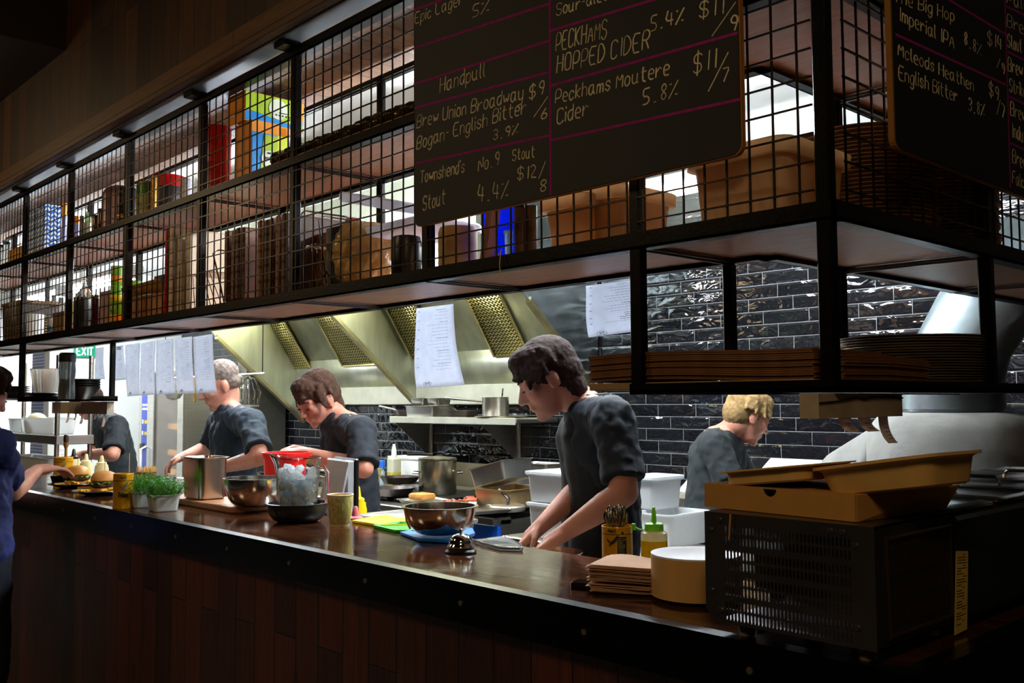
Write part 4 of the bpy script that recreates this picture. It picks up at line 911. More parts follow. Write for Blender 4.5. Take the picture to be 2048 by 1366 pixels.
MB().box(-.035, .035, -.018, .018, 0, .014, .002).build('base', BLACKPL, cl); MB().box(-.03, .01, -.016, .016, .014, .0155).build('shiny_top', CHROME, cl)
# --- toaster oven, card box, clamshell, stainless unit
OX0, OX1, OY0, OY1, OZ0, OZ1 = -.362, -.062, .012, .285, 1.092, 1.272
OM = M('dark_oven_steel', (92, 88, 90), .34, .85, .2, 7, .06, 60)
ov = thing('countertop_oven', 'dark steel countertop oven with a slotted back panel at the counter corner', 'oven', (0, 0, 0))
m = MB(); rows = 8; cols = 34; fx0, fx1 = OX0+.038, OX1-.036
zr = []
z_ = OZ1-.020
for g in range(4):
    for k in range(2): zr.append((z_-.014, z_)); z_ -= .0175
    z_ -= .0058
zs = [OZ1]+[v for ab in zr for v in (ab[1], ab[0])]+[OZ0]
m.box(OX0, fx0, OY0, OY0+.002, OZ0+.02, OZ1); m.box(fx1, OX1, OY0, OY0+.002, OZ0, OZ1)
m.add([(OX0, OY0, OZ0+.02), (fx0, OY0, OZ0+.02), (fx0, OY0, OZ0), (OX0+.018, OY0, OZ0)], [(0, 1, 2, 3)])
for k in range(0, len(zs), 2): m.box(fx0, fx1, OY0, OY0+.002, zs[k+1], zs[k])
pw = (fx1-fx0)/cols
for b_, t_ in zr:
    for c_ in range(cols):
        xa = fx0+c_*pw; m.box(xa, xa+pw*.20, OY0, OY0+.002, b_, t_); m.box(xa+pw*.8, xa+pw, OY0, OY0+.002, b_, t_)
        for zz in (b_, t_-.002): m.box(xa+pw*.2, xa+pw*.32, OY0, OY0+.002, zz, zz+.002); m.box(xa+pw*.68, xa+pw*.8, OY0, OY0+.002, zz, zz+.002)
m.build('vent_panel', OM, ov, None, 0)
m = MB(); m.box(OX0, OX1, OY0+.002, OY1, OZ1-.003, OZ1); m.box(OX0+.018, OX1, OY0+.002, OY1, OZ0, OZ0+.003); m.box(OX1-.003, OX1, OY0+.002, OY1, OZ0, OZ1); m.box(OX0, OX0+.002, OY0+.03, OY0+.05, OZ0+.02, OZ1); m.box(OX0+.07, OX1, OY1-.004, OY1, OZ0, OZ1)
m.build('casing', OM, ov)
m = MB(); m.tube([(OX1+.002, OY0+.035, OZ0+.015), (OX1+.002, OY1-.02, OZ0+.015), (OX1+.002, OY1-.02, OZ1-.02), (OX1+.002, OY0+.035, OZ1-.02)], .004, 6, True)
for g in range(4):
    for k in range(18): m.box(OX1, OX1+.0012, OY0+.05+k*.0115, OY0+.055+k*.0115, OZ0+.03+g*.037, OZ0+.054+g*.037)
m.build('side_grille', M('bronze_trim', (112, 84, 50), .3, .9), ov)
for x_, z_ in ((OX0+.012, OZ1-.03), (OX0+.03, OZ1-.012), (OX0+.012, OZ0+.05), (OX0+.03, OZ0+.02), (OX1-.03, OZ1-.03), (OX1-.03, OZ0+.03), (OX1-.07, OZ1-.012), (OX1-.05, OZ1-.012)): MB().lathe([(0, .003), (.004, .0025), (.006, 0)], 14).at().build('rivet', OM, ov, (x_, OY0-.0001, z_)).rotation_euler.x = rad(90)
for x_, y_ in ((OX0+.06, OY0+.03), (OX1-.03, OY0+.03), (OX0+.06, OY1-.03), (OX1-.03, OY1-.03)): MB().cyl((x_, y_, CT), (x_, y_, OZ0), .013, .016, 16).build('foot', M('pale_rubber', (150, 132, 104), .7), ov)
p = at(1458, 1080, y=OY0-.005); MB().cyl((p.x, p.y, p.z), (p.x+.004, p.y, OZ1), .0016, n=6).build('loose_strip', CARD, ov)
# flat card box
A, B_, D = at(1411, 1013, z=OZ1+.001), at(1712, 1044, z=OZ1+.001), at(1893, 1018, z=OZ1+.001)
bx_ = thing('carton_box', 'flat brown card takeaway box with a thumb notch on the slotted oven', 'box', (A.x, A.y, OZ1+.001), math.atan2(B_.y-A.y, B_.x-A.x))
L = (B_-A).length; Dp = .275; Hb = .041
m = MB(); m.box(0, L, .001, Dp, 0, .002); m.box(0, L, -.001, Dp, Hb-.002, Hb); m.box(0, .002, .001, Dp, .002, Hb-.002); m.box(L-.002, L, .001, Dp, .002, Hb-.002); m.box(0, L, Dp-.002, Dp, .002, Hb-.002); m.build('body', CARD, bx_)
m = MB(); k = 12; nx = L*.47
pts = [(0, 0), (L, 0), (L, Hb-.001)]+[(nx+.013*math.cos(math.pi*i/k), Hb-.001-.013*math.sin(math.pi*i/k)) for i in range(k+1)]+[(0, Hb-.001)]
m.add([(a, -.001, b_) for a, b_ in pts], [tuple(range(len(pts)))]); m.build('front_flap', M('brown_card_face', (180, 130, 62), .75, 0, .06, 20), bx_, None, 0, .0018)
m = MB(); m.add([(L+.001, .002, 0), (L+.001, Dp, 0), (L+.02, Dp+.012, Hb), (L+.001, .002, Hb)], [(0, 1, 2, 3)]); m.build('side_flap', CARD, bx_, None, 0, .002)
# clamshell of moulded pulp, lying open
q0 = at(1560, 962, z=OZ1+Hb+.004)
cs = thing('takeaway_clamshell', 'open moulded pulp takeaway shell lying tilted on the card box', 'takeaway shell', (0, 0, 0))
def shell(name, cx, cz, L, dep_, h, tilt, y):
    o = MB().rrect(L, dep_, [(h*.55, 0), (h*.45, .003), (.012, h*.82), (.006, h*.9), (0, h*.9), (0, h), (.010, h), (.016, h*.86), (h*.5, .006)], .04).build(name, PULP, cs, None, 40)
    o.location = (cx, y, cz); o.rotation_euler = (0, -tilt, rad(-4)); return o
pl, pr_ = at(1578, 958, y=.14), at(1800, 962, y=.14)
shell('shallow_lid', pl.x, OZ1+Hb+.006, .185, .19, .026, rad(7), .14)
shell('deep_base', pr_.x-.0, OZ1+Hb+.004, .215, .19, .048, rad(9), .14)
# stainless unit on the right wing with dark lids and a long receipt
su = thing('prep_unit', 'dark stainless countertop unit behind the slotted oven on the right wing', 'counter unit', (0, 0, 0))
MB().box(-.46, -.062, .30, 1.5, 1.09, 1.262, .006).build('casing', M('smeared_stainless', (86, 92, 88), .2, .9, .4, 4, .35, 9), su)
for x_ in (-.43, -.09):
    for y_ in (.34, 1.4): MB().cyl((x_, y_, CT), (x_, y_, 1.09), .015, n=14).build('foot', BLACKPL, su)
for i in range(5):
    l_ = thing('pan_lid', 'dark metal pan lid, %s along the stainless unit' % ('nearest', 'second', 'third', 'fourth', 'farthest')[i], 'lid', (-.25, .42+.235*i, 1.2625), 0, 'dark pan lids')
    MB().rrect(.34, .21, [(.004, 0), (0, .004), (.002, .008), (.02, .012), (.03, .009)], .02).build('body', M('dark_lid_steel', (92, 78, 64), .22, .95, .2), l_)
    MB().tube([(-.04, 0, .010), (-.03, 0, .024), (.03, 0, .024), (.04, 0, .010)], .004, 8).build('handle', CHROME, l_)
P_ = [at(u, v, x=-.058) for u, v in ((1912, 1102), (1936, 1102), (1934, 1258), (1909, 1271))]
rc = MB().add([tuple(p_) for p_ in P_], [(0, 1, 2, 3)]).build('receipt', M('yellowed_receipt', (214, 180, 84), .8, 0, .04), None, None, 0, .0006); tag(rc, 'long yellowed receipt hanging on the side of the stainless unit', 'receipt')
m = MB(); rnd = random.Random(5)
for i in range(26):
    f = .04+.034*i; a_ = P_[0].lerp(P_[3], f); b_ = P_[1].lerp(P_[2], f); f0 = .1 if i % 4 else .55; f1 = rnd.uniform(.4, .9)
    m.tube([a_.lerp(b_, f0)+Vector((.0008, 0, 0)), a_.lerp(b_, max(f0+.15, f1))+Vector((.0008, 0, 0))], .0005, 3)
m.build('print', INK, rc)
# --- burgers on plates, dip, sauce bottles, skewers
BUN = M('toasted_bun', (206, 140, 66), .5, 0, .2, 18, .1, 50); PATTY = M('seared_patty', (70, 36, 20), .6, 0, .3, 40, .4, 60); CHIP = M('golden_chip', (236, 176, 40), .45, 0, .15, 20)
def burger_plate(lab, u, v, lab2, s=1.0):
    c = put(u, v, .10, CTW)
    pl_ = MB().lathe([(0, 0), (.06, 0), (.105, .014), (.118, .018), (.117, .021), (.06, .006), (0, .006)], 40).build('dark_plate', M('dark_stoneware', (34, 31, 30), .25), None, (c.x, c.y, CTW)); tag(pl_, 'dark round plate carrying the %s' % lab2, 'plate', 'burger plates')
    b = thing('burger', lab, 'burger', (c.x+.01, c.y+.005, CTW+.0065), 0, 'burgers on the bar top')
    rnd = random.Random(int(u))
    MB().lathe([(0, 0), (.045, 0), (.049, .006), (.049, .02), (.044, .025), (0, .026)], 30).build('bottom_bun', BUN, b)
    f = MB().lathe([(0, .026), (.050, .026), (.056, .032), (.055, .042), (.048, .047), (0, .047)], 36); f.v = [(x*(1+.07*math.sin(7*math.atan2(y, x))), y*(1+.06*math.sin(9*math.atan2(y, x))), z) for x, y, z in f.v]; f.build('patty', PATTY, b)
    g = MB(); n = 40; g.grid(lambda a, q: ((.03+.03*q)*math.cos(6.283*a), (.03+.03*q)*math.sin(6.283*a), .049+.005*math.sin(a*60)*q-.006*q), n, 3); g.build('lettuce', M('salad_leaf', (110, 140, 50), .5), b, None, 0, .001)
    tb = MB().lathe([(0, .05), (.047, .05), (.053, .056), (.052, .068), (.043, .084), (.025, .093), (0, .096)], 34); tb.build('top_bun', BUN, b)
    MB().cyl((.004, 0, .05), (.008, 0, .145), .0014, n=6).build('skewer', KRAFT, b)
    for i in range(11):
        a = rnd.uniform(0, 6.28); q = rnd.uniform(.058, .080); o = MB().at((c.x+q*math.cos(a), c.y+q*math.sin(a)-.01, CTW+.021+rnd.uniform(0, .012)), rnd.uniform(0, 6), rnd.uniform(-.2, .2)).box(-.026, .026, -.0045, .0045, -.0045, .0045, .001)
        tag(o.build('chip', CHIP), 'golden chip on the plate of the %s' % lab2, 'chip', 'chips beside the %s' % lab2)
    return c
c1 = burger_plate('burger in a round bun behind the black dip pot', 150, 978, 'farther burger')
c2 = burger_plate('burger in a round bun beside the yellow olive tin', 203, 993, 'nearer burger')
c = put(124, 972, .03, CTW+.019)
o = MB().lathe([(0, 0), (.026, 0), (.036, .036), (.037, .040), (.034, .040), (.027, .005), (0, .005)], 28).build('dip_pot', BLACKPL, None, (c1.x-.075, c1.y-.05, CTW+.0145)); tag(o, 'small black dip pot on the farther burger plate', 'pot')
IVORY = TR('ivory_plastic', (236, 226, 182), .45, .4, .03)
def squeeze(label, x, y, z, h, r, mat, cap, group, black=False):
    t = thing('sauce_bottle', label, 'bottle', (x, y, z), 0, group)
    MB().lathe([(0, 0), (r*.97, 0), (r, .004), (r, h*.52), (r*.9, h*.60), (r*.88, h*.66), (0, h*.66)], 26).build('body', mat, t)
    MB().lathe([(0, h*.655), (r*.72, h*.655), (r*.72, h*.74), (r*.36, h*.78), (r*.22, h*.97), (r*.1, h), (0, h)], 22).build('nozzle_cap', cap, t); return t
for i, (u, v, cp, lb) in enumerate(((147, 938, BLACKPL, 'ivory sauce bottle with a black nozzle behind the farther burger'), (172, 945, IVORY, 'ivory sauce bottle behind the bun of the farther burger'), (203, 945, IVORY, 'ivory sauce bottle behind the nearer burger'))):
    p = at(u, v, y=.41); squeeze(lb, p.x, .41, CTW, .135 if i else .155, .033, IVORY, cp, 'ivory sauce bottles')
sk = thing('skewer_tin', 'low brown tin packed with wooden skewers behind the cress', 'tin', (at(292, 955, y=.40).x, .40, CTW))
MB().lathe([(0, 0), (.045, 0), (.045, .085), (.043, .085), (.043, .004), (0, .004)], 26).build('body', M('brown_tin', (120, 82, 40), .4, .4), sk)
rnd = random.Random(12); src = None
for i in range(70):
    a, q = rnd.uniform(0, 6.28), .038*math.sqrt(rnd.random()); L = rnd.uniform(.09, .112)
    o = MB().cyl((q*.7*math.cos(a), q*.7*math.sin(a), .005), (q*1.15*math.cos(a), q*1.15*math.sin(a), L), .0017, n=5).build('skewer', M('bamboo', (222, 180, 112), .6, 0, .15), None, sk.location); tag(o, 'bamboo skewer standing in the brown tin', 'skewer', 'skewers in the brown tin')
p = at(258, 940, y=.40); ss = MB().cyl((0, 0, 0), (.004, 0, .16), .0017, n=6).build('skewer', M('bamboo', (222, 180, 112)), None, (p.x, .40, CTW)); tag(ss, 'single tall bamboo skewer standing behind the yellow olive tin', 'skewer')
p = at(143, 930, y=.36); pm = thing('pepper_mill', 'slim brass pepper mill with dark knob behind the Pelion tin', 'pepper mill', (at(131, 935, y=.43).x, .43, CTW)); MB().lathe([(0, 0), (.018, 0), (.018, .02), (.008, .06), (.007, .15), (.013, .165), (.013, .18), (0, .18)], 18).build('body', GOLD, pm); MB().lathe([(0, .18), (.012, .182), (.014, .2), (.011, .222), (0, .226)], 16).build('knob', M('dark_knob', (50, 24, 16), .4), pm)

# ================================================================== kitchen
BZ = .96                                                        # low steel bench behind the counter
def steel_bench(name, label, x0, x1, y0, y1, z, mat=STEEL):
    t = thing(name, label, 'bench', (0, 0, 0)); MB().box(x0, x1, y0, y1, z-.04, z, .004).build('top', mat, t)
    for i, (x, y) in enumerate(((x0+.04, y0+.04), (x1-.04, y0+.04), (x0+.04, y1-.04), (x1-.04, y1-.04))): MB().cyl((x, y, 0), (x, y, z-.04), .02, n=12).build('leg', mat, t)
    MB().box(x0+.02, x1-.02, y0+.02, y1-.02, .25, .27).build('undershelf', mat, t); return t
steel_bench('pass_bench', 'steel bench running behind the bar counter', -4.85, -.95, .475, .82, BZ)
steel_bench('rear_bench', 'steel bench along the tiled wall at the right of the cooking line', -2.74, -2.33, 2.2, 2.88, .90)
# clear tubs, bottles on the pass bench
def ctub(label, u0, u1, vt, y, dy, z, mat, h, name='storage_tub', cat='tub', group=None, lid=None):
    x0, x1 = X(u0, vt, y), X(u1, vt, y); t = thing(name, label, cat, ((x0+x1)/2, y+dy/2, z), 0, group); L = x1-x0
    MB().rrect(L, dy, [(.016, 0), (.012, .004), (.003, h-.006), (-.004, h-.004), (-.004, h), (.003, h), (.008, h-.01), (.02, .006)], .025).build('body', mat, t)
    if lid: MB().rrect(L+.016, dy+.016, [(.003, h+.0005), (0, h+.003), (0, h+.012), (.012, h+.014), (.02, h+.010)], .028).build('lid', lid, t)
    return t
ctub('long clear plastic tub with lid on the pass bench behind the yellow lid', 705, 850, 997, .53, .22, BZ, CLEARPL, .10, lid=CLEARPL)
def kb(label, u, vtop, y, z, r, body, cap, group=None, px=None):
    p = at(u, vtop, y=y); return squeeze(label, p.x, y, z, p.z-z, r, body, cap, group)
PINK = M('pink_plastic', (226, 110, 122), .4, 0, .06)
kb('pink squeeze bottle lying low beside the paper cup', 711, 1012, .50, BZ, .036, PINK, PINK)
kb('squeeze bottle with bright yellow nozzle behind the clear tub', 716, 972, .72, BZ, .034, YEL, YEL)
kb('orange sauce bottle behind the grey till screen', 686, 917, .70, BZ, .034, M('orange_sauce', (214, 112, 50), .4), M('orange_cap', (220, 120, 60), .4))
kb('white nozzle bottle behind the steel salad bowl', 906, 997, .70, BZ, .022, WHITEPL, WHITEPL)
# till screen seen from behind
p = at(652, 968, y=.55)
ts = thing('till_screen', 'grey touch till screen seen from behind, next to the water jug', 'till', (p.x, .60, BZ), rad(-12))
MB().rrect(.21, .20, [(.03, 0), (0, .012), (0, .02)], .03).at().build('back_shell', M('grey_plastic', (176, 180, 188), .45), ts, (0, 0, .19)).rotation_euler = (rad(78), 0, 0)
MB().box(-.105, .105, -.005, .022, .0, .20, .004).at().build('screen_body', M('pale_grey_plastic', (192, 196, 204), .4), ts, (0, .0, .09))
MB().box(-.108, .108, .024, .04, 0, .208, .004).build('black_bezel', BLACKPL, ts, (0, 0, .088)); MB().box(-.04, .04, -.03, .05, 0, .1, .006).build('stand', M('pale_grey_plastic', (192, 196, 204)), ts)
# red bucket and basket
p = at(556, 905, y=.62); s = mpp(p); r = 46*s
rb = thing('red_bucket', 'bright red plastic bucket behind the water jug', 'bucket', (p.x, .66, BZ)); hb = p.z-BZ
MB().lathe([(0, 0), (r*.82, 0), (r, hb*.93), (r*1.08, hb*.93), (r*1.08, hb), (r*.98, hb), (r*.8, .006), (0, .006)], 36).build('body', M('bright_red_plastic', (226, 22, 24), .35, 0, .04), rb)
for e in (-1, 1): MB().lathe([(0, .008), (.008, .006), (.01, 0)], 12).build('handle_lug', M('bright_red_plastic', (226, 22, 24)), rb, (e*r, -.02, hb*.8))
o = ctub('amber clear food box holding yellow food beside the red bucket', 536, 572, 945, .52, .10, BZ+.002, M('amber_clear', (190, 120, 60), .2, 0, .05, trans=.5), .14)
# steel bowl in front of the chef, clear lid on the counter edge
t, r, h = bowl('prep_bowl', 'steel bowl with carrot strands that the front chef reaches into', 'bowl', 1045, 1160, 1135, 1096, M('polished_steel', (214, 206, 196), .1, 1), BZ, .55, .005)
t.location.y = .66; t.location.x = at(1103, 1097, y=.66).x
for k in range(5): MB().tube([(.02*k-.05, -.3*r, h*.5), (.02*k-.04, -.6*r, h*.8), (.015*k-.04, -.9*r, h*.97)], .003, 6).build('carrot_strand', M('carrot', (240, 150, 20)), t)
pts = [(945, 1086), (1010, 1078), (1042, 1094), (1046, 1102), (1000, 1101)]
flat_lid('clear plastic lid hanging over the rear counter edge beside the bell', pts, CLEARPL, CTW, 'clear_lid')
# ------------------------------------------------------------------ cooking line
CZ = .90
gr = thing('char_grill', 'steel char grill with a blue knob panel', 'grill', (0, 0, 0))
gx0, gx1, gy0, gy1 = -4.55, -2.88, 1.80, 2.75
MB().box(gx0, gx1, gy0+.03, gy1, .12, CZ-.02).build('body', STEEL, gr)
MB().box(gx0, gx1, gy0-.02, gy0+.10, CZ-.045, CZ-.005, .006).build('front_lip', STEEL, gr)
MB().box(gx0+.02, gx1, gy0+.008, gy0+.03, CZ-.24, CZ-.045, .003).build('blue_panel', M('blue_enamel', (10, 84, 190), .35, 0, .06), gr)
for i in range(8):
    k = MB().cyl((0, 0, 0), (0, -.035, 0), .026, .022, 20).build('knob', BLACKPL, gr, (gx1-.10-.2*i, gy0+.008, CZ-.14)); MB().box(-.004, .004, -.04, -.034, -.02, .02).build('grip', BLACKPL, k)
m = MB()
for i in range(34): m.box(-3.86+i*.026, -3.846+i*.026, gy0+.10, gy1-.12, CZ, CZ+.016)
m.build('grate', M('black_iron', (22, 21, 20), .45, .6, .3), gr); MB().box(-3.9, gx1-.02, gy0+.09, gy1-.1, CZ-.02, CZ).build('drip_bed', BLACKST, gr)
MB().box(gx0, gx1, gy1-.03, gy1, CZ, CZ+.16).build('splash_back', M('scorched_steel', (150, 140, 110), .35, .9, .4, 4), gr)
m = MB(); m.box(gx0+.02, -3.95, gy0+.12, gy1-.06, CZ, CZ+.012, .003); m.build('flat_top', M('flat_top_steel', (70, 66, 60), .3, .9), gr)
rng = thing('cooking_range', 'steel cooking range left of the char grill', 'range', (0, 0, 0))
MB().box(-6.5, gx0-.01, gy0+.03, gy1, .12, CZ).build('body', STEEL, rng); MB().box(-6.5, gx0-.01, gy0-.02, gy0+.03, CZ-.08, CZ, .006).build('front_lip', STEEL, rng)
for i in range(3):
    for yy in (2.05, 2.45): MB().lathe([(.03, 0), (.05, .006), (.05, .02), (.12, .025), (.13, .018), (.10, 0)], 20).build('burner', M('black_iron', (22, 21, 20)), rng, (-6.2+.55*i, yy, CZ))
# stock pot
def pot(name, label, u0, u1, vt, vb, y, z, handles=True, lid=False, mat=None):
    p = at((u0+u1)/2, vb, y=y); s = mpp(p); r = (u1-u0)/2*s; h = (vb-vt)*s*.985
    t = thing(name, label, 'pot', (p.x, y, z)); MB().lathe([(0, 0), (r*.97, 0), (r, .006), (r, h-.004), (r*1.03, h), (r*.98, h), (r*.965, h-.006), (r*.95, .008), (0, .008)], 40).build('body', mat or STEEL, t)
    return t, r, h
PSX = M('greasy_pot_steel', (190, 182, 156), .26, 1, .3, 7, .05)
t, r, h = pot('stock_pot', 'tall greasy steel stock pot on the cooking line', 837, 913, 905, 974, 2.15, CZ+.03, mat=PSX)
hx = Vector((-.6, -.8, 0))
for a in (rad(232), rad(52)):
    d = Vector((math.cos(a), math.sin(a), 0)); q = Vector((-d.y, d.x, 0)); b0 = d*r+Vector((0, 0, h*.62))
    MB().tube([b0-q*.06, b0-q*.05+d*.03, b0+q*.05+d*.03, b0+q*.06], .006, 8).build('handle', CHROME, t)
ld = MB().lathe([(0, 0), (r*.99, 0), (r*1.0, .006), (r*.3, .016), (0, .018)], 36).build('pot_lid', PSX, None, (t.location.x, t.location.y, t.location.z+h+.002)); tag(ld, 'steel lid lying on the stock pot', 'lid')
tg = MB().tube([(-r*1.4, -.1, .01), (-r*.4, -.08, .014), (r*.2, -.05, .012)], .008, 8).build('tongs', BLACKST, None, (t.location.x, t.location.y, t.location.z+h+.017)); tag(tg, 'dark tongs resting across the stock pot lid', 'tongs')
rs = MB().box(-.25, .25, -.22, .22, 0, .016, .004).build('trivet', M('black_iron', (22, 21, 20)), None, (t.location.x, t.location.y+.05, CZ+.0128)); tag(rs, 'black iron plate under the stock pot', 'trivet')
# frying pans
def frypan(label, u, v, y, z, r, ang, tilt=0, hl=.2, lay=None, grp='frying pans', dz=0):
    p = at(u, v, y=y); t = thing('frying_pan', label, 'pan', (p.x, y, z+dz), ang, grp); t.rotation_euler.y = tilt
    MB().lathe([(0, 0), (r*.78, 0), (r, .042), (r*1.01, .044), (r*.97, .043), (r*.76, .005), (0, .005)], 32).build('body', M('seasoned_iron', (52, 44, 42), .4, .6, .25), t)
    MB().tube([(r*.95, 0, .036), (r*1.3, 0, .05), (r*1.3+hl*.8, 0, .072)], [.008, .007, .009], 8).build('handle', M('handle_steel', (120, 112, 100), .35, .9), t); return t
frypan('frying pan with its handle to the left, in front of the stock pot', 785, 985, 1.96, CZ+.022, .13, rad(215))
frypan('frying pan farther left on the cooking range', 716, 978, 2.02, CZ+.026, .115, rad(205))
frypan('large frying pan tilted up against the stock pot', 800, 962, 2.42, CZ+.03, .13, rad(200), 0, .24)
frypan('small black pan at the back of the cooking range', 720, 960, 2.42, CZ+.026, .11, rad(230))
# griddle pieces: food trays, press, gastronorm pans
def gn(label, u, v, y, z, L, D, h, mat, rz=0, tilt=0, name='food_pan', grp='steel food pans'):
    p = at(u, v, y=y); t = thing(name, label, 'pan', (p.x, y, z), rz, grp); t.rotation_euler.x = tilt
    MB().rrect(L, D, [(.014, 0), (.010, .004), (.002, h-.004), (-.01, h-.002), (-.01, h), (.002, h), (.006, h-.008), (.016, .006)], .022).build('body', mat, t); return t
GNM = M('food_pan_steel', (186, 184, 176), .3, 1, .15); GNB = M('baked_on_pan', (176, 150, 108), .35, .8, .3, 10)
gn('stained baking pan on the right end of the char grill', 1020, 1000, 2.05, CZ+.0165, .24, .30, .10, GNB, rad(4))
a_ = gn('steel food pan propped tilted on the stained baking pan', 1008, 962, 2.08, CZ+.135, .24, .26, .10, GNM, rad(8), 0); a_.rotation_euler.y = rad(-14)
gn('flat steel tray against the tiles behind the tilted pan', 1075, 965, 2.40, CZ+.05, .40, .26, .03, GNM, 0)
gn('tall steel food pan against the tiles on the rear bench', 1080, 955, 2.62, .93, .26, .16, .17, GNM, 0)
tw = gn('flat oven tray with scraps of food at the front of the grill', 868, 1000, 1.83, CZ+.018, .46, .22, .018, M('oven_tray_steel', (150, 146, 138), .3, .9), rad(-12), 0, 'oven_tray', 'oven trays on the grill')
gn('second oven tray overhanging the front of the char grill', 938, 1012, 1.80, CZ+.022, .50, .22, .018, M('oven_tray_steel', (150, 146, 138)), rad(-12), 0, 'oven_tray', 'oven trays on the grill')
BAC = M('grilled_meat', (186, 84, 54), .5, 0, .35, 30, .3, 60)
for i, (u, v) in enumerate(((920, 1003), (930, 1000), (940, 998), (946, 1004), (934, 1007))):
    p = at(u, v, y=1.86); o = MB().grid(lambda a, q: ((a-.5)*.08, (q-.5)*.04, .02*math.sin(a*8+i)*.3), 8, 3).build('bacon_strip', BAC, None, (p.x, 1.80+.02*i, CZ+.05+.004*i), 30, .006); o.rotation_euler.z = i*.7; tag(o, 'grilled meat strip on the front grill tray, %s of five' % ('leftmost', 'second from left', 'middle', 'fourth from left', 'rightmost')[i], 'meat', 'meat on the grill tray')
o = MB().box(-.06, .06, -.05, .05, 0, .035, .012, 2).build('bread_slice', BUN, None, (at(850, 990, y=1.85).x, 1.83, CZ+.037)); tag(o, 'piece of toasted bread on the left oven tray', 'bread')
p = at(1015, 1012, y=1.92); pr2 = thing('grill_press', 'round steel grill press with black handle at the front of the grill', 'grill press', (p.x, 1.92, CZ+.0165))
MB().lathe([(0, 0), (.085, 0), (.09, .008), (.09, .022), (.085, .028), (0, .03)], 30).build('plate', M('press_steel', (196, 188, 172), .35, .8), pr2); MB().tube([(.0, 0, .03), (.02, -.01, .06), (-.06, .0, .10)], .009, 8).build('handle', BLACKPL, pr2)
# bottles and bits at the back of the range
OIL2 = M('pale_oil', (226, 206, 90), .2, 0, .05, trans=.4)
p = at(788, 962, y=2.50); o = thing('oil_bottle', 'square oil bottle with white nozzle left of the stock pot', 'bottle', (p.x, 2.50, CZ)); hh = at(788, 915, y=2.5).z-CZ; s = mpp(p); q = 11*s
MB().rrect(2*q, 2*q, [(.004, 0), (0, .006), (0, hh*.94), (.01, hh)], .012).build('body', M('frosted_bottle', (224, 222, 196), .3, 0, .02, trans=.4), o); MB().rrect(2*q*1.01, 2*q*1.01, [(.002, .003), (0, .006), (0, hh*.48), (.004, hh*.485)], .012).build('oil', OIL2, o); MB().lathe([(0, hh), (q*.5, hh), (q*.45, hh+.05), (q*.2, hh+.09), (0, hh+.09)], 16).build('nozzle_cap', WHITEPL, o)
p = at(763, 962, y=2.46); o = thing('spray_bottle', 'small spray bottle with a blue head left of the oil bottle', 'bottle', (p.x, 2.46, CZ)); hh = at(763, 938, y=2.46).z-CZ
MB().lathe([(0, 0), (7*s, 0), (7*s, hh*.8), (4*s, hh), (0, hh)], 20).build('body', M('clear_blue', (180, 200, 222), .2, 0, .03, trans=.4), o); MB().box(-5*s, 8*s, -5*s, 5*s, hh, hh+.06, .008).build('spray_head', M('blue_head', (24, 92, 190), .4), o)
o = ctub('white plastic tub behind the oil bottle against the tiles', 775, 835, 944, 2.62, .16, CZ+.02, WHITEPL, .15, lid=WHITEPL)
o = ctub('small yellowish clear tub left of the blue headed spray bottle', 712, 740, 950, 2.35, .12, CZ+.026, M('yellow_clear', (206, 200, 130), .25, 0, .04, trans=.4), .09)
# wall shelf with pans above the cooking line
wsx0, wsx1 = X(790, 836, 2.62), X(1042, 836, 2.62); wz = Z(900, 835, 2.62)
ws = thing('wall_shelf', 'steel wall shelf on brackets under the extractor hood', 'shelf', (0, 0, 0))
MB().box(wsx0, wsx1, 2.58, YW, wz-.03, wz, .006).build('board', STEEL, ws); MB().box(wsx0, wsx1, 2.572, 2.58, wz-.04, wz+.004, .003).build('front_edge', M('cream_rim', (158, 158, 142)), ws)
for u in (855, 1030):
    x = X(u, 870, 2.9); m = MB(); m.add([(x, YW-.01, wz-.03), (x, 2.60, wz-.03), (x, YW-.01, wz-.30), (x+.004, YW-.01, wz-.03), (x+.004, 2.60, wz-.03), (x+.004, YW-.01, wz-.30)], [(0, 1, 2), (3, 5, 4), (0, 3, 4, 1), (1, 4, 5, 2), (0, 2, 5, 3)]); m.box(x-.02, x+.02, YW-.012, YW-.002, wz-.30, wz-.03); m.build('bracket', STEEL, ws, None, 0)
t, r, h = pot('saucepan', 'steel saucepan with long handle on the wall shelf', 964, 1018, 791, 829, 2.70, wz+.012, mat=STEEL)
MB().tube([(-r*.97, -.02, h*.75), (-r*1.5, -.06, h*.82), (-r*1.5-.2, -.14, h*.98)], [.008, .007, .010], 8).build('handle', STEEL, t); MB().tube([(r*.6, 0, h*.5), (r*1.1, -.02, h*1.45)], .005, 6).build('ladle_handle', CHROME, t)
pl_ = MB().lathe([(0, 0), (.10, 0), (.165, .006), (.168, .010), (.10, .005), (0, .005)], 36).build('steel_plate', STEEL, None, (t.location.x+.03, 2.72, wz+.001)); tag(pl_, 'flat steel plate under the saucepan on the wall shelf', 'plate')
gn('wide steel food pan at the left end of the wall shelf', 858, 832, 2.72, wz+.001, .30, .20, .075, GNM)
gn('small steel food pan on top of the wide one at the left', 846, 815, 2.70, wz+.078, .15, .13, .05, GNM); gn('small steel food pan on top of the wide one at the right', 878, 815, 2.70, wz+.078, .13, .13, .05, GNM)
frypan('black frying pan on the wall shelf beside the saucepan', 925, 828, 2.72, wz+.001, .12, rad(160), 0, .2)
frypan('black frying pan at the far left of the wall shelf', 815, 830, 2.74, wz+.001, .11, rad(185), 0, .2)
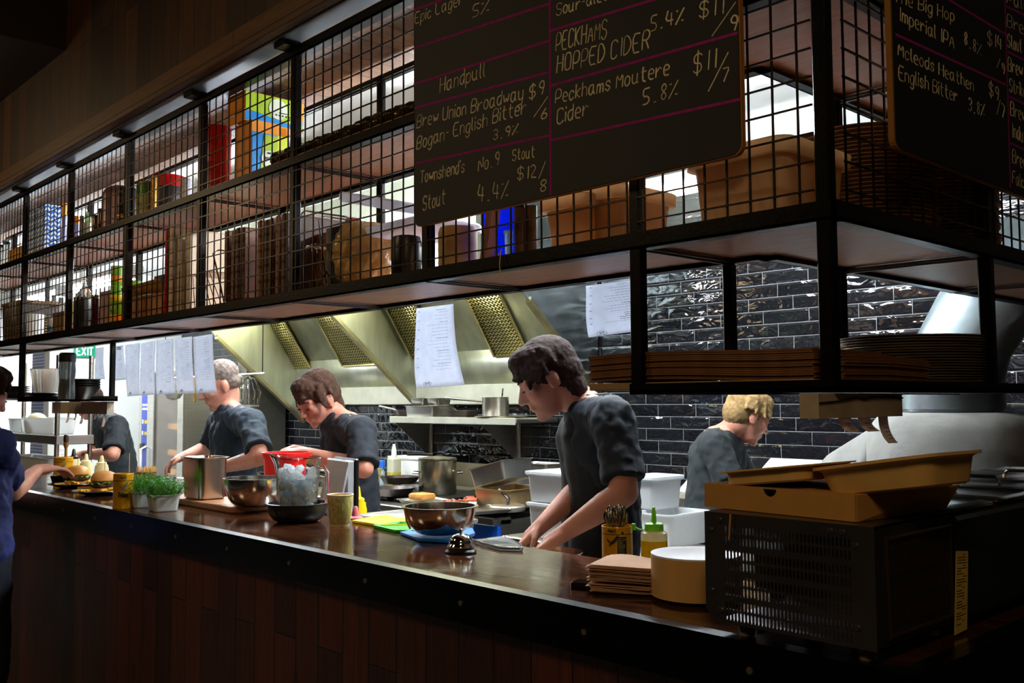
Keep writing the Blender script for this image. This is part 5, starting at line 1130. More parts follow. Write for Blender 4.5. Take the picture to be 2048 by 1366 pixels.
# white tubs
def wtub(label, u0, u1, vt, y, dy, z, h, lid=True): return ctub(label, u0, u1, vt, y, dy, z, TR('white_tub', (230, 232, 232), .35, .4, .02), h, group='white food tubs', lid=TR('white_tub_lid', (222, 226, 228), .35, .35) if lid else None)
wtub('big white food tub left of the front chef, lower of two', 1052, 1165, 1006, 1.40, .28, .905, .13)
wtub('big white food tub left of the front chef, upper of two', 1050, 1165, 966, 1.40, .28, .905+.146, .11)
wtub('white food tub on the bench right of the front chef, lower of two', 1262, 1340, 1018, 1.55, .26, .905, .125, False)
wtub('white food tub on the bench right of the front chef, upper of two', 1245, 1306, 966, 1.62, .20, 1.032, .115)
steel_bench('middle_bench', 'steel work bench behind the front chef', -2.36, -1.30, 1.36, 1.74, .905)
# prep fridge with raised white lids
pf = thing('prep_fridge', 'steel prep fridge with raised white inner lids by the tiled wall', 'fridge', (0, 0, 0))
MB().box(-2.32, -1.26, 2.44, 2.90, .10, .99, .004).build('cabinet', STEEL, pf)
for i, (u0, u1) in enumerate(((1310, 1400), (1470, 1760))):
    a_ = at(u0+(40 if i == 0 else 0), 1000, y=2.52); b_ = at(u1+15, 1000, y=2.52); zt2 = at(1350, 905 if i == 0 else 912, y=2.84).z; xo = X(u0, 905, 2.62)
    m = MB(); P = [(a_.x, 2.55, .995), (b_.x, 2.55, .995), (b_.x, 2.84, zt2), (a_.x, 2.84, zt2)]
    m.add(P, [(0, 1, 2, 3)]); m.build('lid', M('white_lid_liner', (222, 226, 226), .4, 0, .03), pf, None, 0, .03)
    m = MB(); m.tube(P, .016, 4, True); m.build('lid_frame', STEEL, pf)
# plastered dome oven with flue
PLAS = M('rough_plaster', (122, 121, 116), .9, 0, .22, 7, .6, 22)
oy = 2.12; ox = at(1905, 860, y=oy).x; zt3 = at(1900, 826, y=oy-.2).z; sd = mpp((ox, oy, 1.3))
do = thing('dome_oven', 'white plastered dome oven with a steel flue at the right', 'oven', (ox, oy, 0))
prof = [(0, 0), (.46, 0), (.46, .55), (.44, .80), (.40, .95), (.355, 1.08), (.315, zt3-.14), (.285, zt3-.06), (.25, zt3-.015), (.20, zt3), (0, zt3+.002)]
m = MB().lathe(prof, 56); m.v = [(x*(1+.02*math.sin(3*math.atan2(y, x)+z*4)+.012*math.sin(7*math.atan2(y, x)-z*9)), y*(1+.02*math.cos(4*math.atan2(y, x)+z*5)), z) for x, y, z in m.v]
m.build('dome', PLAS, do, None, 60)
m = MB(); m.grid(lambda a, b_: (-.20-.20*a, -.06+(.235+.02*a)*math.cos(math.pi*b_), .55+(zt3-.60-.12*a)*max(0, math.sin(math.pi*b_))**.55), 8, 24); m.build('arched_mouth', PLAS, do, None, 60, .05)
GALV = M('galvanised_steel', (170, 184, 190), .33, .9, .15, 10, .08, 30)
MB().lathe([(0, zt3+.003), (.165, zt3+.003), (.165, zt3+.012), (.175, zt3+.012), (.175, zt3+.085), (0, zt3+.085)], 44).build('flue_collar', GALV, do)
m = MB(); n = 44; z0_ = zt3+.085
vs = []
secs = ((0, 0, z0_, .17), (.01, .02, z0_+.10, .175), (.05, .30, z0_+.36, .20), (.10, .62, z0_+.66, .20))
for cx, cyy, z, r_ in secs:
    for i in range(n): a = 6.28318*i/n; vs.append((cx+r_*math.cos(a), cyy+r_*math.sin(a)*.9, z))
m.add(vs, [(k*n+i, k*n+(i+1) % n, (k+1)*n+(i+1) % n, (k+1)*n+i) for k in range(len(secs)-1) for i in range(n)]+[tuple((len(secs)-1)*n+i for i in range(n))]); m.build('flue', GALV, do, None, 60)
# ------------------------------------------------------------------ far left: combi oven, exit sign, racks
p0, p1 = at(275, 940, y=2.1), at(372, 940, y=2.1)
cx0, cx1 = p0.x, p1.x; ctop = 1.78
co = thing('combi_oven', 'tall steel combi oven with blue control strip and lit glass door', 'oven', (0, 0, 0))
wd = cx1-cx0; yf = 2.1
MB().box(cx0, cx1, yf, 2.8, .5, ctop, .006).build('cabinet', STEEL, co)
MB().box(cx0+.10*wd, cx0+.24*wd, yf-.012, yf, .55, ctop-.02).build('control_strip', M('navy_panel', (26, 50, 130), .35), co)
for i in range(3):
    for k in range(2): MB().box(cx0+(.12+.04*i)*wd, cx0+(.145+.04*i)*wd, yf-.015, yf-.012, 1.40+.035*k, 1.42+.035*k).build('button', M('button_white', (226, 216, 226), .4), co)
for z in (1.18, 1.28): MB().box(cx0+.17*wd, cx0+.23*wd, yf-.015, yf-.012, z, z+.03).build('display', M('led_display', (150, 130, 10), .4, emit=.6), co); MB().box(cx0+.12*wd, cx0+.145*wd, yf-.015, yf-.012, z, z+.035).build('button', M('button_white', (226, 216, 226)), co)
MB().cyl((cx0+.16*wd, yf-.012, 1.08), (cx0+.16*wd, yf-.04, 1.08), .03, .026, 20).build('knob', BLACKPL, co)
MB().box(cx0+.26*wd, cx0+.40*wd, yf-.03, yf, .55, ctop-.05, .006).build('door_stile', STEEL, co); MB().box(cx0+.88*wd, cx1, yf-.03, yf, .55, ctop-.05, .006).build('door_stile', STEEL, co)
MB().box(cx0+.40*wd, cx0+.88*wd, yf-.012, yf-.006, .55, ctop-.05).build('door_glass', M('smoked_glass', (120, 110, 96), .06, 0, .2, trans=.6), co)
MB().box(cx0+.42*wd, cx0+.86*wd, yf-.005, yf-.001, .56, ctop-.08).build('oven_liner', M('oven_inside', (96, 84, 66), .35, .5, .4, 6), co)
for z in (1.02, 1.24, .86): MB().box(cx0+.66*wd, cx0+.84*wd, yf-.0058, yf-.0045, z, z+.05).build('oven_lamp', M('oven_lamp', (255, 190, 110), .4, emit=7), co)
MB().box(cx0+.42*wd, cx0+.60*wd, yf-.0058, yf-.0045, 1.28, 1.42).build('yellow_notice', YEL, co)
MB().tube([(cx0+.255*wd, yf-.03, .78), (cx0+.255*wd, yf-.075, .80), (cx0+.255*wd, yf-.075, 1.06), (cx0+.255*wd, yf-.03, 1.08)], .012, 10).build('door_handle', M('pale_handle', (206, 206, 206), .4, .3), co)
MB().box(cx0+.05, cx1-.05, yf+.1, 2.75, 0, .5).build('stand', STEEL, co)
uf = thing('upright_fridge', 'dark steel upright fridge beside the combi oven', 'fridge', (0, 0, 0)); MB().box(cx1+.03, X(498, 800, 2.55), 2.55, 2.9, .05, 2.02, .006).build('cabinet', M('dark_fridge_steel', (104, 100, 92), .35, .8, .15), uf); MB().box(cx1+.035, X(497, 800, 2.55), 2.53, 2.55, .08, 2.0, .004).build('door', M('dark_fridge_steel', (104, 100, 92)), uf); MB().tube([(cx1+.08, 2.53, .9), (cx1+.08, 2.49, .92), (cx1+.08, 2.49, 1.3), (cx1+.08, 2.53, 1.32)], .01, 8).build('handle', CHROME, uf)
# whisk, hook and sieve hanging from a rail
yr = 1.9
rl = MB().tube([(X(322, 742, yr), yr, 1.66), (X(530, 742, yr), yr, 1.66)], .008, 8).build('hanging_rail', STEEL); tag(rl, 'steel rail with utensils in front of the upright fridge', 'rail')
for x in (X(330, 742, yr), X(525, 742, yr)): MB().cyl((x, yr, 1.66), (x, yr, 2.76), .0035, n=8).build('drop_rod', BLACKST, rl)
def hang(name, label, u, fn, cat):
    t = thing(name, label, cat, (X(u, 760, yr), yr-.012, 1.652)); fn(t); return t
def whisk(t):
    MB().cyl((0, 0, -.26), (0, 0, -.22), .016, n=14).build('hub', STEEL, t); MB().lathe([(0, -.22), (.075, -.22), (.075, -.208), (0, -.208)], 26).build('collar', STEEL, t)
    for k in range(6):
        a = math.pi*k/6; MB().tube([(.07*math.cos(a), .07*math.sin(a), -.21), (.085*math.cos(a), .085*math.sin(a), -.12), (.05*math.cos(a), .05*math.sin(a), -.03), (0, 0, -.005), (-.05*math.cos(a), -.05*math.sin(a), -.03), (-.085*math.cos(a), -.085*math.sin(a), -.12), (-.07*math.cos(a), -.07*math.sin(a), -.21)], .0028, 6).build('wire_loop', CHROME, t)
hang('mixer_whisk', 'round mixer whisk hanging upside down from the rail', 500, whisk, 'whisk')
def paddle(t):
    MB().tube([(-.05, 0, -.17), (-.085, 0, -.08), (-.05, 0, -.01), (0, 0, 0), (.05, 0, -.01), (.085, 0, -.08), (.05, 0, -.17), (0, 0, -.2), ], .008, 8, True).build('frame', STEEL, t); MB().cyl((0, 0, -.30), (0, 0, 0), .011, n=12).build('shaft', STEEL, t); MB().cyl((0, 0, -.31), (0, 0, -.24), .02, n=14).build('socket', STEEL, t); MB().tube([(-.08, 0, -.09), (.08, 0, -.09)], .006, 6).build('bar', STEEL, t)
hang('mixer_paddle', 'flat mixer paddle hanging left of the whisk', 482, paddle, 'paddle')
def sieve(t):
    MB().lathe([(0, -.17), (.05, -.155), (.08, -.11), (.085, -.09), (.078, -.09), (.045, -.15), (0, -.163)], 26).build('mesh_bowl', M('sieve_mesh', (170, 168, 160), .4, .7, .2, 90), t); MB().tube([(0, 0, 0), (0, 0, -.09)], .006, 6).build('handle', CHROME, t)
hang('sieve', 'round wire sieve hanging between the paper menus', 350, sieve, 'sieve')
def tongs(t): MB().tube([(0, 0, 0), (-.012, 0, -.08), (-.01, 0, -.17), (.0, 0, -.18), (.01, 0, -.17), (.012, 0, -.08), (0, 0, 0)], .006, 6).build('arms', GOLD, t)
hang('tongs', 'brass coloured tongs hanging between the two rightmost paper menus', 393, tongs, 'tongs')
# exit sign
pr_e = at(193, 706, x=-8.99); pb = at(180, 715, x=-8.99)
es = thing('exit_sign', 'green EXIT sign on the white far left wall', 'sign', (-9.048, pr_e.y-.10, pb.z)); MB().box(0, .03, -.10, .10, 0, .12, .004).build('case', M('exit_green', (10, 112, 84), .5, emit=.5), es)
m = MB()
for st_ in stroke_text('EXIT', .15, .075): m.tube([(.032, -.075+a, .022+b) for a, b in st_], .0065, 6)
m.build('lettering', M('sign_white', (235, 240, 236), .5, emit=.6), es)
# shelves with tubs at the left end
sx0, sx1 = -8.6, -6.6; sy = 1.02
lr = thing('kitchen_rack', 'steel kitchen rack behind the left hanging tray', 'rack', (0, 0, 0)); zr_ = at(60, 868, y=.56).z
rx0, rx1 = X(-20, 868, .56), X(112, 868, .56)
MB().box(rx0, rx1, .56, .78, zr_-.055, zr_, .004).build('shelf', STEEL, lr)
for x in (rx0+.03, rx1-.03):
    for y in (.575, .765): MB().cyl((x, y, 0), (x, y, 1.75), .014, n=10).build('upright', STEEL, lr)
MB().box(rx0, rx1, .56, .78, .93, .96, .004).build('shelf', STEEL, lr)
def rk(label, u0, u1, vt, y, z, h, mat, name='storage_tub', lid=None): return ctub(label, u0, u1, vt, .60, .15, z, mat, h, name, 'tub', 'tubs on the kitchen rack', lid)
rk('white tub of bread dough at the right end of the kitchen rack', 44, 104, 838, .80, zr_+.001, zr_*0+.10, TR('white_tub', (230, 232, 232), .35, .4, .02))
rk('small clear tub left of the dough tub on the kitchen rack', 14, 42, 842, .80, zr_+.001, .09, CLEARPL)
rk('white angled bin on the lower level of the kitchen rack', 20, 96, 890, .80, .961, .16, TR('white_tub', (230, 232, 232), .35, .4, .02))
o = MB().ball((0, 0, 0), (.09, .055, .045), 24, 12).build('dough', M('dough', (222, 206, 160), .7, 0, .05, 10, .1, 20), None, (X(74, 838, .675), .675, zr_+.085)); tag(o, 'pale heap of dough in the white tub on the kitchen rack', 'dough')
gp = at(125, 855, y=1.5); m = MB()
for i in range(9): m.cyl((gp.x-.16+.04*i, 1.5, gp.z-.28), (gp.x-.16+.04*i, 1.5, gp.z+.28), .003, n=5)
for i in range(14): m.cyl((gp.x-.17, 1.5, gp.z-.27+.041*i), (gp.x+.17, 1.5, gp.z-.27+.041*i), .003, n=5)
fc = thing('wire_basket_stand', 'white wire grid stand behind the left receipts', 'wire grid', (0, 0, 0)); m.build('grid', WHITEPL, fc)
for e in (-.17, .17): MB().cyl((gp.x+e, 1.5, 0), (gp.x+e, 1.5, gp.z+.3), .008, n=8).build('leg', WHITEPL, fc)
bb = at(80, 730, y=1.0); o = thing('blue_board', 'tall blue and white patterned panel standing at the far left wall', 'panel', (bb.x, 1.0, 0)); MB().box(-.19, .10, 0, .05, 0, 2.05, .004).build('panel', CHEV, o); MB().box(.10, .22, 0, .05, 0, 2.05, .004).build('white_edge', WHITEPL, o)

# ================================================================== people
def capsule(m, a, ra, b, rb):
    a = Vector(a); b = Vector(b); m.ball(a, ra, 14, 8); m.ball(b, rb, 14, 8)
    if (b-a).length > 1e-4: m.cyl(a, b, ra, rb, 14)
def remesh(m, name, mat, parent, vox, smooth=4, disp=0, dscale=.08, seed=0):
    o = m.build(name, mat, None, None, 0)
    r = o.modifiers.new('r', 'REMESH'); r.mode = 'VOXEL'; r.voxel_size = vox; r.use_smooth_shade = True
    s = o.modifiers.new('s', 'SMOOTH'); s.factor = .5; s.iterations = smooth
    if disp:
        tx = bpy.data.textures.new(name+'_folds', 'CLOUDS'); tx.noise_scale = dscale
        d = o.modifiers.new('d', 'DISPLACE'); d.texture = tx; d.strength = disp; d.mid_level = .5; d.texture_coords = 'GLOBAL'
    dg = bpy.context.evaluated_depsgraph_get(); me = bpy.data.meshes.new_from_object(o.evaluated_get(dg))
    old = o.data; o.modifiers.clear(); o.data = me; bpy.data.meshes.remove(old); me.shade_smooth(); me.name = name
    if parent: o.parent = parent
    return o
def frame(f, up):
    f = Vector(f).normalized(); l = Vector(up).cross(f).normalized(); u = f.cross(l)
    return Matrix(((f.x, l.x, u.x), (f.y, l.y, u.y), (f.z, l.z, u.z)))
def hand(m, w_, d, n, side, curl=.5):
    d = Vector(d).normalized(); n = Vector(n); n = (n-d*n.dot(d)).normalized(); s = d.cross(n)*side
    for k, off in enumerate((-.030, -.010, .010, .029)):
        kn = w_+d*(.088-.006*abs(k-1.3))+s*off; capsule(m, w_+s*off*.55+d*.01, .017, kn, .0125)
        p = kn; ang = 0; L = (.044, .050, .046, .036)[3-k] if side else 0
        for j, q in enumerate((1, .66, .5)):
            ang += curl*(.75, .95, .6)[j]+.08*k*curl; dd = d*math.cos(ang)+n*math.sin(ang)+s*(off*1.2)
            e = p+dd.normalized()*L*q; capsule(m, p, .0098-.0009*j, e, .0090-.0009*j); p = e
    capsule(m, w_, .026, w_+d*.05, .024)
    t0 = w_+d*.022+s*.030; t1 = t0+(d*.55+s*.75+n*.35).normalized()*.036; t2 = t1+(d*.85+s*.25+n*.45).normalized()*.028
    capsule(m, t0, .0145, t1, .0115); capsule(m, t1, .0115, t2, .009)
def person(label, J, haircol, shirtcol, trcol, hairlen=.0, apron=None, sleeve=.62, skin=SKIN, parts=(), bald=False):
    m = MB(); g = lambda k: Vector(J[k])
    H = g('head'); FM = frame(J['face'], J.get('up', (0, 0, 1))); hs = J.get('hs', 1.0)
    def h(x, y, z): return H+FM @ (Vector((x, y, z))*hs)
    def hb(mm, c, r, n=18, mm_=12):
        q = MB().ball((0, 0, 0), r, n, mm_); R4 = FM.to_4x4(); mm.add([H+FM @ ((Vector(v)+Vector(c))*hs) for v in q.v], q.f)
    hb(m, (-.012, 0, .030), (.094, .075, .086)); hb(m, (.022, 0, -.028), (.068, .060, .080)); hb(m, (.036, 0, -.078), (.048, .046, .036)); hb(m, (.068, 0, -.098), (.020, .020, .017))
    capsule(m, h(.086, 0, .006), .0085*hs, h(.106, 0, -.030), .0125*hs)
    for s in (-1, 1):
        hb(m, (.094, s*.011, -.034), (.011, .009, .008)); hb(m, (.056, s*.040, -.022), (.030, .024, .026)); capsule(m, h(.082, s*.012, .022), .009*hs, h(.070, s*.045, .020), .009*hs)
        hb(m, (.074, s*.031, .002), (.015, .017, .013)); hb(m, (-.008, s*.076, -.012), (.020, .010, .031)); hb(m, (.000, s*.080, -.034), (.010, .006, .010))
    capsule(m, h(.084, -.018, -.066), .0075*hs, h(.084, .018, -.066), .0075*hs); capsule(m, h(.086, -.016, -.056), .0065*hs, h(.086, .016, -.056), .0065*hs)
    N, Cc, B, Pp = g('neck'), g('chest'), g('belly'), g('pelvis')
    capsule(m, h(-.030, 0, -.05), .056*hs, N, .060)
    sl, sr = g('shL'), g('shR'); ax = (sl-sr).normalized(); bf = Vector(J['front']).normalized()
    capsule(m, N, .062, Cc+Vector((0, 0, .05)), .085)
    for q in (-1, 1):
        capsule(m, Cc+ax*q*.07, .10, B+ax*q*.055, .095); capsule(m, B+ax*q*.055, .095, Pp+ax*q*.075, .105)
    capsule(m, sl-ax*.02, .060, sr+ax*.02, .060); capsule(m, N, .05, sl-ax*.03, .052); capsule(m, N, .05, sr+ax*.03, .052)
    for S, E_, W, hd_, pn, sd in (('shL', 'elL', 'wrL', 'hdL', 'pnL', -1), ('shR', 'elR', 'wrR', 'hdR', 'pnR', 1)):
        a, b, c = g(S), g(E_), g(W); capsule(m, a, .057, b, .040); mid = b.lerp(c, .3); capsule(m, b, .040, mid, .042); capsule(m, mid, .042, c, .026)
        hand(m, c, J[hd_], J[pn], sd*J.get('thumb', 1), J.get('curl', .5))
    for s, q in (('L', 1), ('R', -1)):
        hip = Pp+ax*q*.09; kn = Vector((hip.x+bf.x*.03, hip.y+bf.y*.03, .50)); an = Vector((hip.x, hip.y, .09))
        capsule(m, hip, .085, kn, .055); capsule(m, kn, .055, an, .038); capsule(m, an, .04, an+bf*.13-Vector((0, 0, .045)), .032)
    o = remesh(m, 'person', skin, None, .0065, 3); tag(o, label, 'person', None)
    # hair
    hm = MB()
    if not bald:
        hb(hm, (-.020, 0, .040), (.101, .085, .092)); hb(hm, (-.050, 0, .000), (.070, .080, .075)); hb(hm, (.030, 0, .085), (.062, .066, .040))
        rnd = random.Random(len(label))
        for i in range(40):
            a = rnd.uniform(-2.0, 2.0); z = rnd.uniform(.035, .10); rr = .098*math.sqrt(max(.05, 1-((z-.03)/.095)**2))
            p0 = Vector((-.018+rr*math.cos(a)*1.02, rr*.86*math.sin(a), z)); p1 = p0+Vector((.022*math.cos(a), .020*math.sin(a), -.030-hairlen))
            if abs(a) < .75 and z < .07: p1 = p0+Vector((.012, .006*math.sin(i), .004))
            capsule(hm, H+FM @ (p0*hs), .013, H+FM @ (p1*hs), .007)
        if hairlen: hb(hm, (-.060, 0, -.05), (.045, .068, .060+hairlen))
    else: hb(hm, (-.026, 0, .044), (.092, .081, .079)); hb(hm, (-.045, 0, .000), (.064, .078, .055))
    HM = M('hair_%d_%d_%d' % haircol, haircol, .8, 0, .35, 60, .6, 220, spec=.15)
    remesh(hm, 'hair', HM, o, .006, 2, .008, .012)
    for s in (-1, 1):
        e = MB().ball((0, 0, 0), (.004*hs, .011*hs, .0035*hs), 10, 6); e.v = [tuple(h(.0885, s*.031, -.004)+FM @ Vector(v)) for v in e.v]; e.build('eye', M('dark_eye', (30, 24, 22), .2), o)
        e = MB().tube([tuple(h(.088, s*.014, .026)), tuple(h(.085, s*.031, .030)), tuple(h(.074, s*.047, .025))], .003*hs, 6).build('eyebrow', HM, o)
    # clothes
    c = MB()
    for q in (-1, 1):
        capsule(c, Cc+ax*q*.072, .113, B+ax*q*.062, .110); capsule(c, B+ax*q*.062, .110, Pp+ax*q*.08+Vector((0, 0, -.02)), .115)
    capsule(c, sl-ax*.03, .072, sr+ax*.03, .072); capsule(c, N-Vector((0, 0, .032)), .070, sl-ax*.03, .064); capsule(c, N-Vector((0, 0, .032)), .070, sr+ax*.03, .064)
    for S, E_ in (('shL', 'elL'), ('shR', 'elR')):
        a, b = g(S), g(E_); capsule(c, a, .070, a.lerp(b, sleeve), .063)
        e_ = a.lerp(b, sleeve); d_ = (b-a).normalized(); c.cyl(e_, e_+d_*.055, .064, .066, 16)
    SM = M('cloth_%d_%d_%d' % shirtcol, shirtcol, .85, 0, .15, 20, .15, 40)
    remesh(c, 'shirt', SM, o, .008, 5, .020, .05)
    t = MB()
    for q in (1, -1):
        hip = Pp+ax*q*.09; kn = Vector((hip.x+bf.x*.03, hip.y+bf.y*.03, .50)); an = Vector((hip.x, hip.y, .10)); capsule(t, hip, .105, kn, .078); capsule(t, kn, .078, an, .066)
    capsule(t, Pp+ax*.07, .108, Pp-ax*.07, .108); TM = M('cloth_%d_%d_%d' % trcol, trcol, .85, 0, .15, 20, .15, 40)
    remesh(t, 'trousers', TM, o, .012, 3, .02, .08)
    for q in (1, -1):
        hip = Pp+ax*q*.09; s = MB(); capsule(s, Vector((hip.x, hip.y, .052))-bf*.05, .05, Vector((hip.x, hip.y, .045))+bf*.15, .043); remesh(s, 'shoe', BLACKPL, o, .012, 2)
    if apron:
        a = MB()
        for q in (-1, 1): capsule(a, Cc+ax*q*.045+bf*.030, .104, B+ax*q*.062+bf*.022, .108); capsule(a, B+ax*q*.062+bf*.022, .108, Pp+ax*q*.085+bf*.022-Vector((0, 0, .30)), .112)
        remesh(a, 'apron', M('cloth_%d_%d_%d' % apron, apron, .8, 0, .2, 20, .15, 40), o, .010, 4, .016, .09)
        k = MB(); k.tube([tuple(Cc+ax*.08+bf*.10), tuple(N+ax*.075+Vector((0, 0, .03))), tuple(N-bf*.075+Vector((0, 0, .035))), tuple(N-ax*.075+Vector((0, 0, .03))), tuple(Cc-ax*.08+bf*.10)], .009, 8); k.build('neck_strap', M('cloth_%d_%d_%d' % apron, apron, .8), o)
    return o
LEFT = Vector((-_R.x, -_R.y, 0)).normalized(); RGT = -LEFT; TOC = Vector((CAM.x+1.4, CAM.y-1, 0)).normalized()
DN = Vector((0, 0, -1))
def J(**k): return {a: (at(b[0], b[1], y=b[2]) if isinstance(b, tuple) and len(b) == 3 and abs(b[0]) > 1.5 or (isinstance(b, tuple) and abs(b[1]) > 5) else b) for a, b in k.items()}
person('person in a black shirt and apron bent over the bowl, nearest in the kitchen',
       J(head=(1094, 757, .88), face=LEFT*.86+DN*.50+Vector((0, -.12, 0)), up=Vector((-.35, -.35, 1)), neck=(1168, 812, .98), chest=(1196, 872, 1.02), belly=(1206, 965, 1.09), pelvis=(1206, 1060, 1.12),
         shL=(1226, 838, .86), shR=(1165, 838, 1.14), elL=(1250, 985, .80), elR=(1172, 968, 1.06), wrL=(1128, 1066, .72), wrR=(1082, 1052, .86), hdL=LEFT*.8+DN*.5, hdR=LEFT*.7+DN*.65, pnL=DN, pnR=DN, front=LEFT, curl=.55, hs=1.04),
       (52, 38, 34), (24, 30, 40), (20, 22, 28), apron=(18, 18, 20), hairlen=.012)
person('person in a black shirt with brown hair, head bowed, behind the water jug',
       J(head=(634, 797, .95), face=LEFT*.55+DN*.55+Vector((.45, -.5, 0)), neck=(672, 838, 1.02), chest=(694, 882, 1.06), belly=(702, 952, 1.10), pelvis=(704, 1015, 1.12),
         shL=(722, 864, .93), shR=(668, 860, 1.18), elL=(728, 938, .88), elR=(668, 925, 1.15), wrL=(604, 905, .84), wrR=(588, 900, .98), hdL=LEFT*.95+DN*.1, hdR=LEFT*.9+DN*.3, pnL=DN, pnR=DN, front=LEFT, curl=.5, hs=1.0),
       (72, 50, 40), (22, 26, 34), (20, 22, 28), hairlen=.03)
person('person in a dark blue shirt with cropped grey hair, half behind the paper menus',
       J(head=(438, 770, .98), face=LEFT*.7+DN*.35+Vector((.3, -.35, 0)), neck=(456, 815, 1.02), chest=(466, 868, 1.05), belly=(468, 935, 1.09), pelvis=(468, 992, 1.12),
         shL=(504, 846, .94), shR=(440, 842, 1.2), elL=(520, 915, .87), elR=(418, 895, 1.18), wrL=(432, 938, .84), wrR=(372, 910, 1.02), hdL=LEFT*.9+DN*.3, hdR=LEFT*.85+DN*.4, pnL=DN, pnR=DN, front=LEFT, curl=.5, hs=1.06),
       (120, 106, 98), (24, 38, 50), (24, 30, 44), bald=True)
person('person in a dark shirt stooping behind the left receipts, farthest down the pass',
       J(head=(172, 800, 1.0), face=LEFT*.8+DN*.6, neck=(198, 826, 1.02), chest=(222, 866, 1.05), belly=(236, 922, 1.09), pelvis=(240, 972, 1.12),
         shL=(234, 852, .93), shR=(208, 848, 1.18), elL=(226, 910, .86), elR=(196, 895, 1.16), wrL=(168, 908, .80), wrR=(158, 915, 1.0), hdL=LEFT*.9+DN*.3, hdR=LEFT*.9+DN*.3, pnL=DN, pnR=DN, front=LEFT, curl=.5, hs=1.0),
       (52, 40, 34), (26, 32, 38), (22, 44, 92))
person('person with fair hair in a dark tee leaning over the prep fridge',
       J(head=(1496, 832, 2.22), face=RGT*.82+DN*.42+Vector((-.1, .2, 0)), neck=(1458, 868, 2.21), chest=(1436, 912, 2.20), belly=(1428, 985, 2.17), pelvis=(1428, 1055, 2.15),
         shL=(1456, 890, 2.33), shR=(1428, 890, 2.03), elL=(1490, 960, 2.38), elR=(1462, 972, 2.02), wrL=(1530, 985, 2.42), wrR=(1520, 985, 2.22), hdL=RGT*.9+DN*.3, hdR=RGT*.9+DN*.3, pnL=DN, pnR=DN, front=RGT, curl=.5, hs=.96),
       (136, 110, 72), (20, 28, 30), (30, 42, 56))
person('person in a blue shirt at the left edge reaching over the bar for plates',
       J(head=(-38, 786, -.30), face=Vector((-.25, .9, -.35)), neck=(-48, 850, -.31), chest=(-50, 925, -.32), belly=(-52, 1010, -.33), pelvis=(-54, 1090, -.34),
         shL=(-104, 892, -.34), shR=(-8, 892, -.30), elL=(-114, 1000, -.28), elR=(24, 985, -.16), wrL=(-74, 985, .0), wrR=(74, 940, .04), hdL=Vector((.1, 1, 0)), hdR=Vector((-.25, 1, .05)), pnL=DN, pnR=DN, front=Vector((-.15, 1, 0)), curl=.35, hs=1.0),
       (46, 28, 18), (30, 38, 92), (24, 26, 40), sleeve=.55)

# ================================================================== menu boards, hanging papers, ticket rails
CHK = None
t = NT('chalkboard'); n1 = t.noise(t.coord((1, 1, 1)), 5, 5, .7)
t.l(t.ramp(n1, [(.3, lin((10, 9, 7))), (.75, lin((19, 17, 12)))]), t.b.inputs['Base Color']); t.set(rough=.65); CHK = t.m
CHALK = M('cream_chalk', (218, 204, 166), .9, 0, .25, 120); PURP = M('magenta_chalk', (150, 24, 120), .9, 0, .25, 60); EDGEW = M('raw_board_edge', (150, 100, 44), .7)
def board(name, label, plane, P0, P1, ztop, th, lines, purples, q):
    """plane: ('y', value) or ('x', value); P0 / P1 lower corners in pixels"""
    ax, val = plane; A_ = at(P0[0], P0[1], **{ax: val}); B2 = at(P1[0], P1[1], **{ax: val})
    z0 = (A_.z+B2.z)/2; h = ztop-z0
    if ax == 'y': u0, u1 = A_.x, B2.x; loc = (u0, val, z0); rz = 0
    else: u0, u1 = A_.y, B2.y; loc = (val, u0, z0); rz = math.pi/2
    W = u1-u0
    t = thing(name, label, 'menu board', loc, rz, 'hanging chalk menu boards')
    m = MB(); r = .02; pts = []
    for cx, cz, a0 in ((W-r, h-r, 0), (r, h-r, 90), (r, r, 180), (W-r, r, 270)):
        for k in range(5): a = rad(a0+22.5*k); pts.append((cx+r*math.cos(a), cz+r*math.sin(a)))
    n = len(pts); m.add([(a, .001, b) for a, b in pts]+[(a, th, b) for a, b in pts], [tuple(range(n)), tuple(range(n, 2*n))[::-1]]+[(i, (i+1) % n, n+(i+1) % n, n+i) for i in range(n)]); m.build('panel', EDGEW, t, None, 0)
    m = MB(); m.add([((a-W/2)*.994+W/2, 0, (b-h/2)*.994+h/2) for a, b in pts], [tuple(range(n))]); m.build('chalk_face', CHK, t, None, 0, .002)
    def loc2(u, v):
        p = at(u, v, **{ax: val}); return ((p.x if ax == 'y' else p.y)-u0, p.z-z0)
    for k, (txt, p0, p1, cap) in enumerate(lines):
        m = MB()
        a = loc2(*p0); b = loc2(*p1); c_ = loc2(p0[0], p0[1]-cap); hh = c_[1]-a[1]; w_ = b[0]-a[0]; sl = (b[1]-a[1])/max(w_, .01)
        for st in stroke_text(txt, w_, hh, .10, .10, k):
            pts2 = [(a[0]+x, .0004, a[1]+z+sl*x) for x, z in st]
            m.tube(pts2, q*random.uniform(.85, 1.15), 5)
        m.build('chalk_lettering', CHALK, t, None, 0)
    for p0, p1 in purples:
        a = loc2(*p0); b = loc2(*p1); MB().tube([(a[0], .0014, a[1]), (b[0], .0014, b[1])], .0038, 4).build('ruled_line', PURP, t, None, 0)
    for x in (.06, W-.06):
        MB().tube([(x, th, h-.03), (x, th+.01, h-.02), (x, .035, h-.02)], .0025, 6).build('hanging_hook', WIRE, t)
    return t
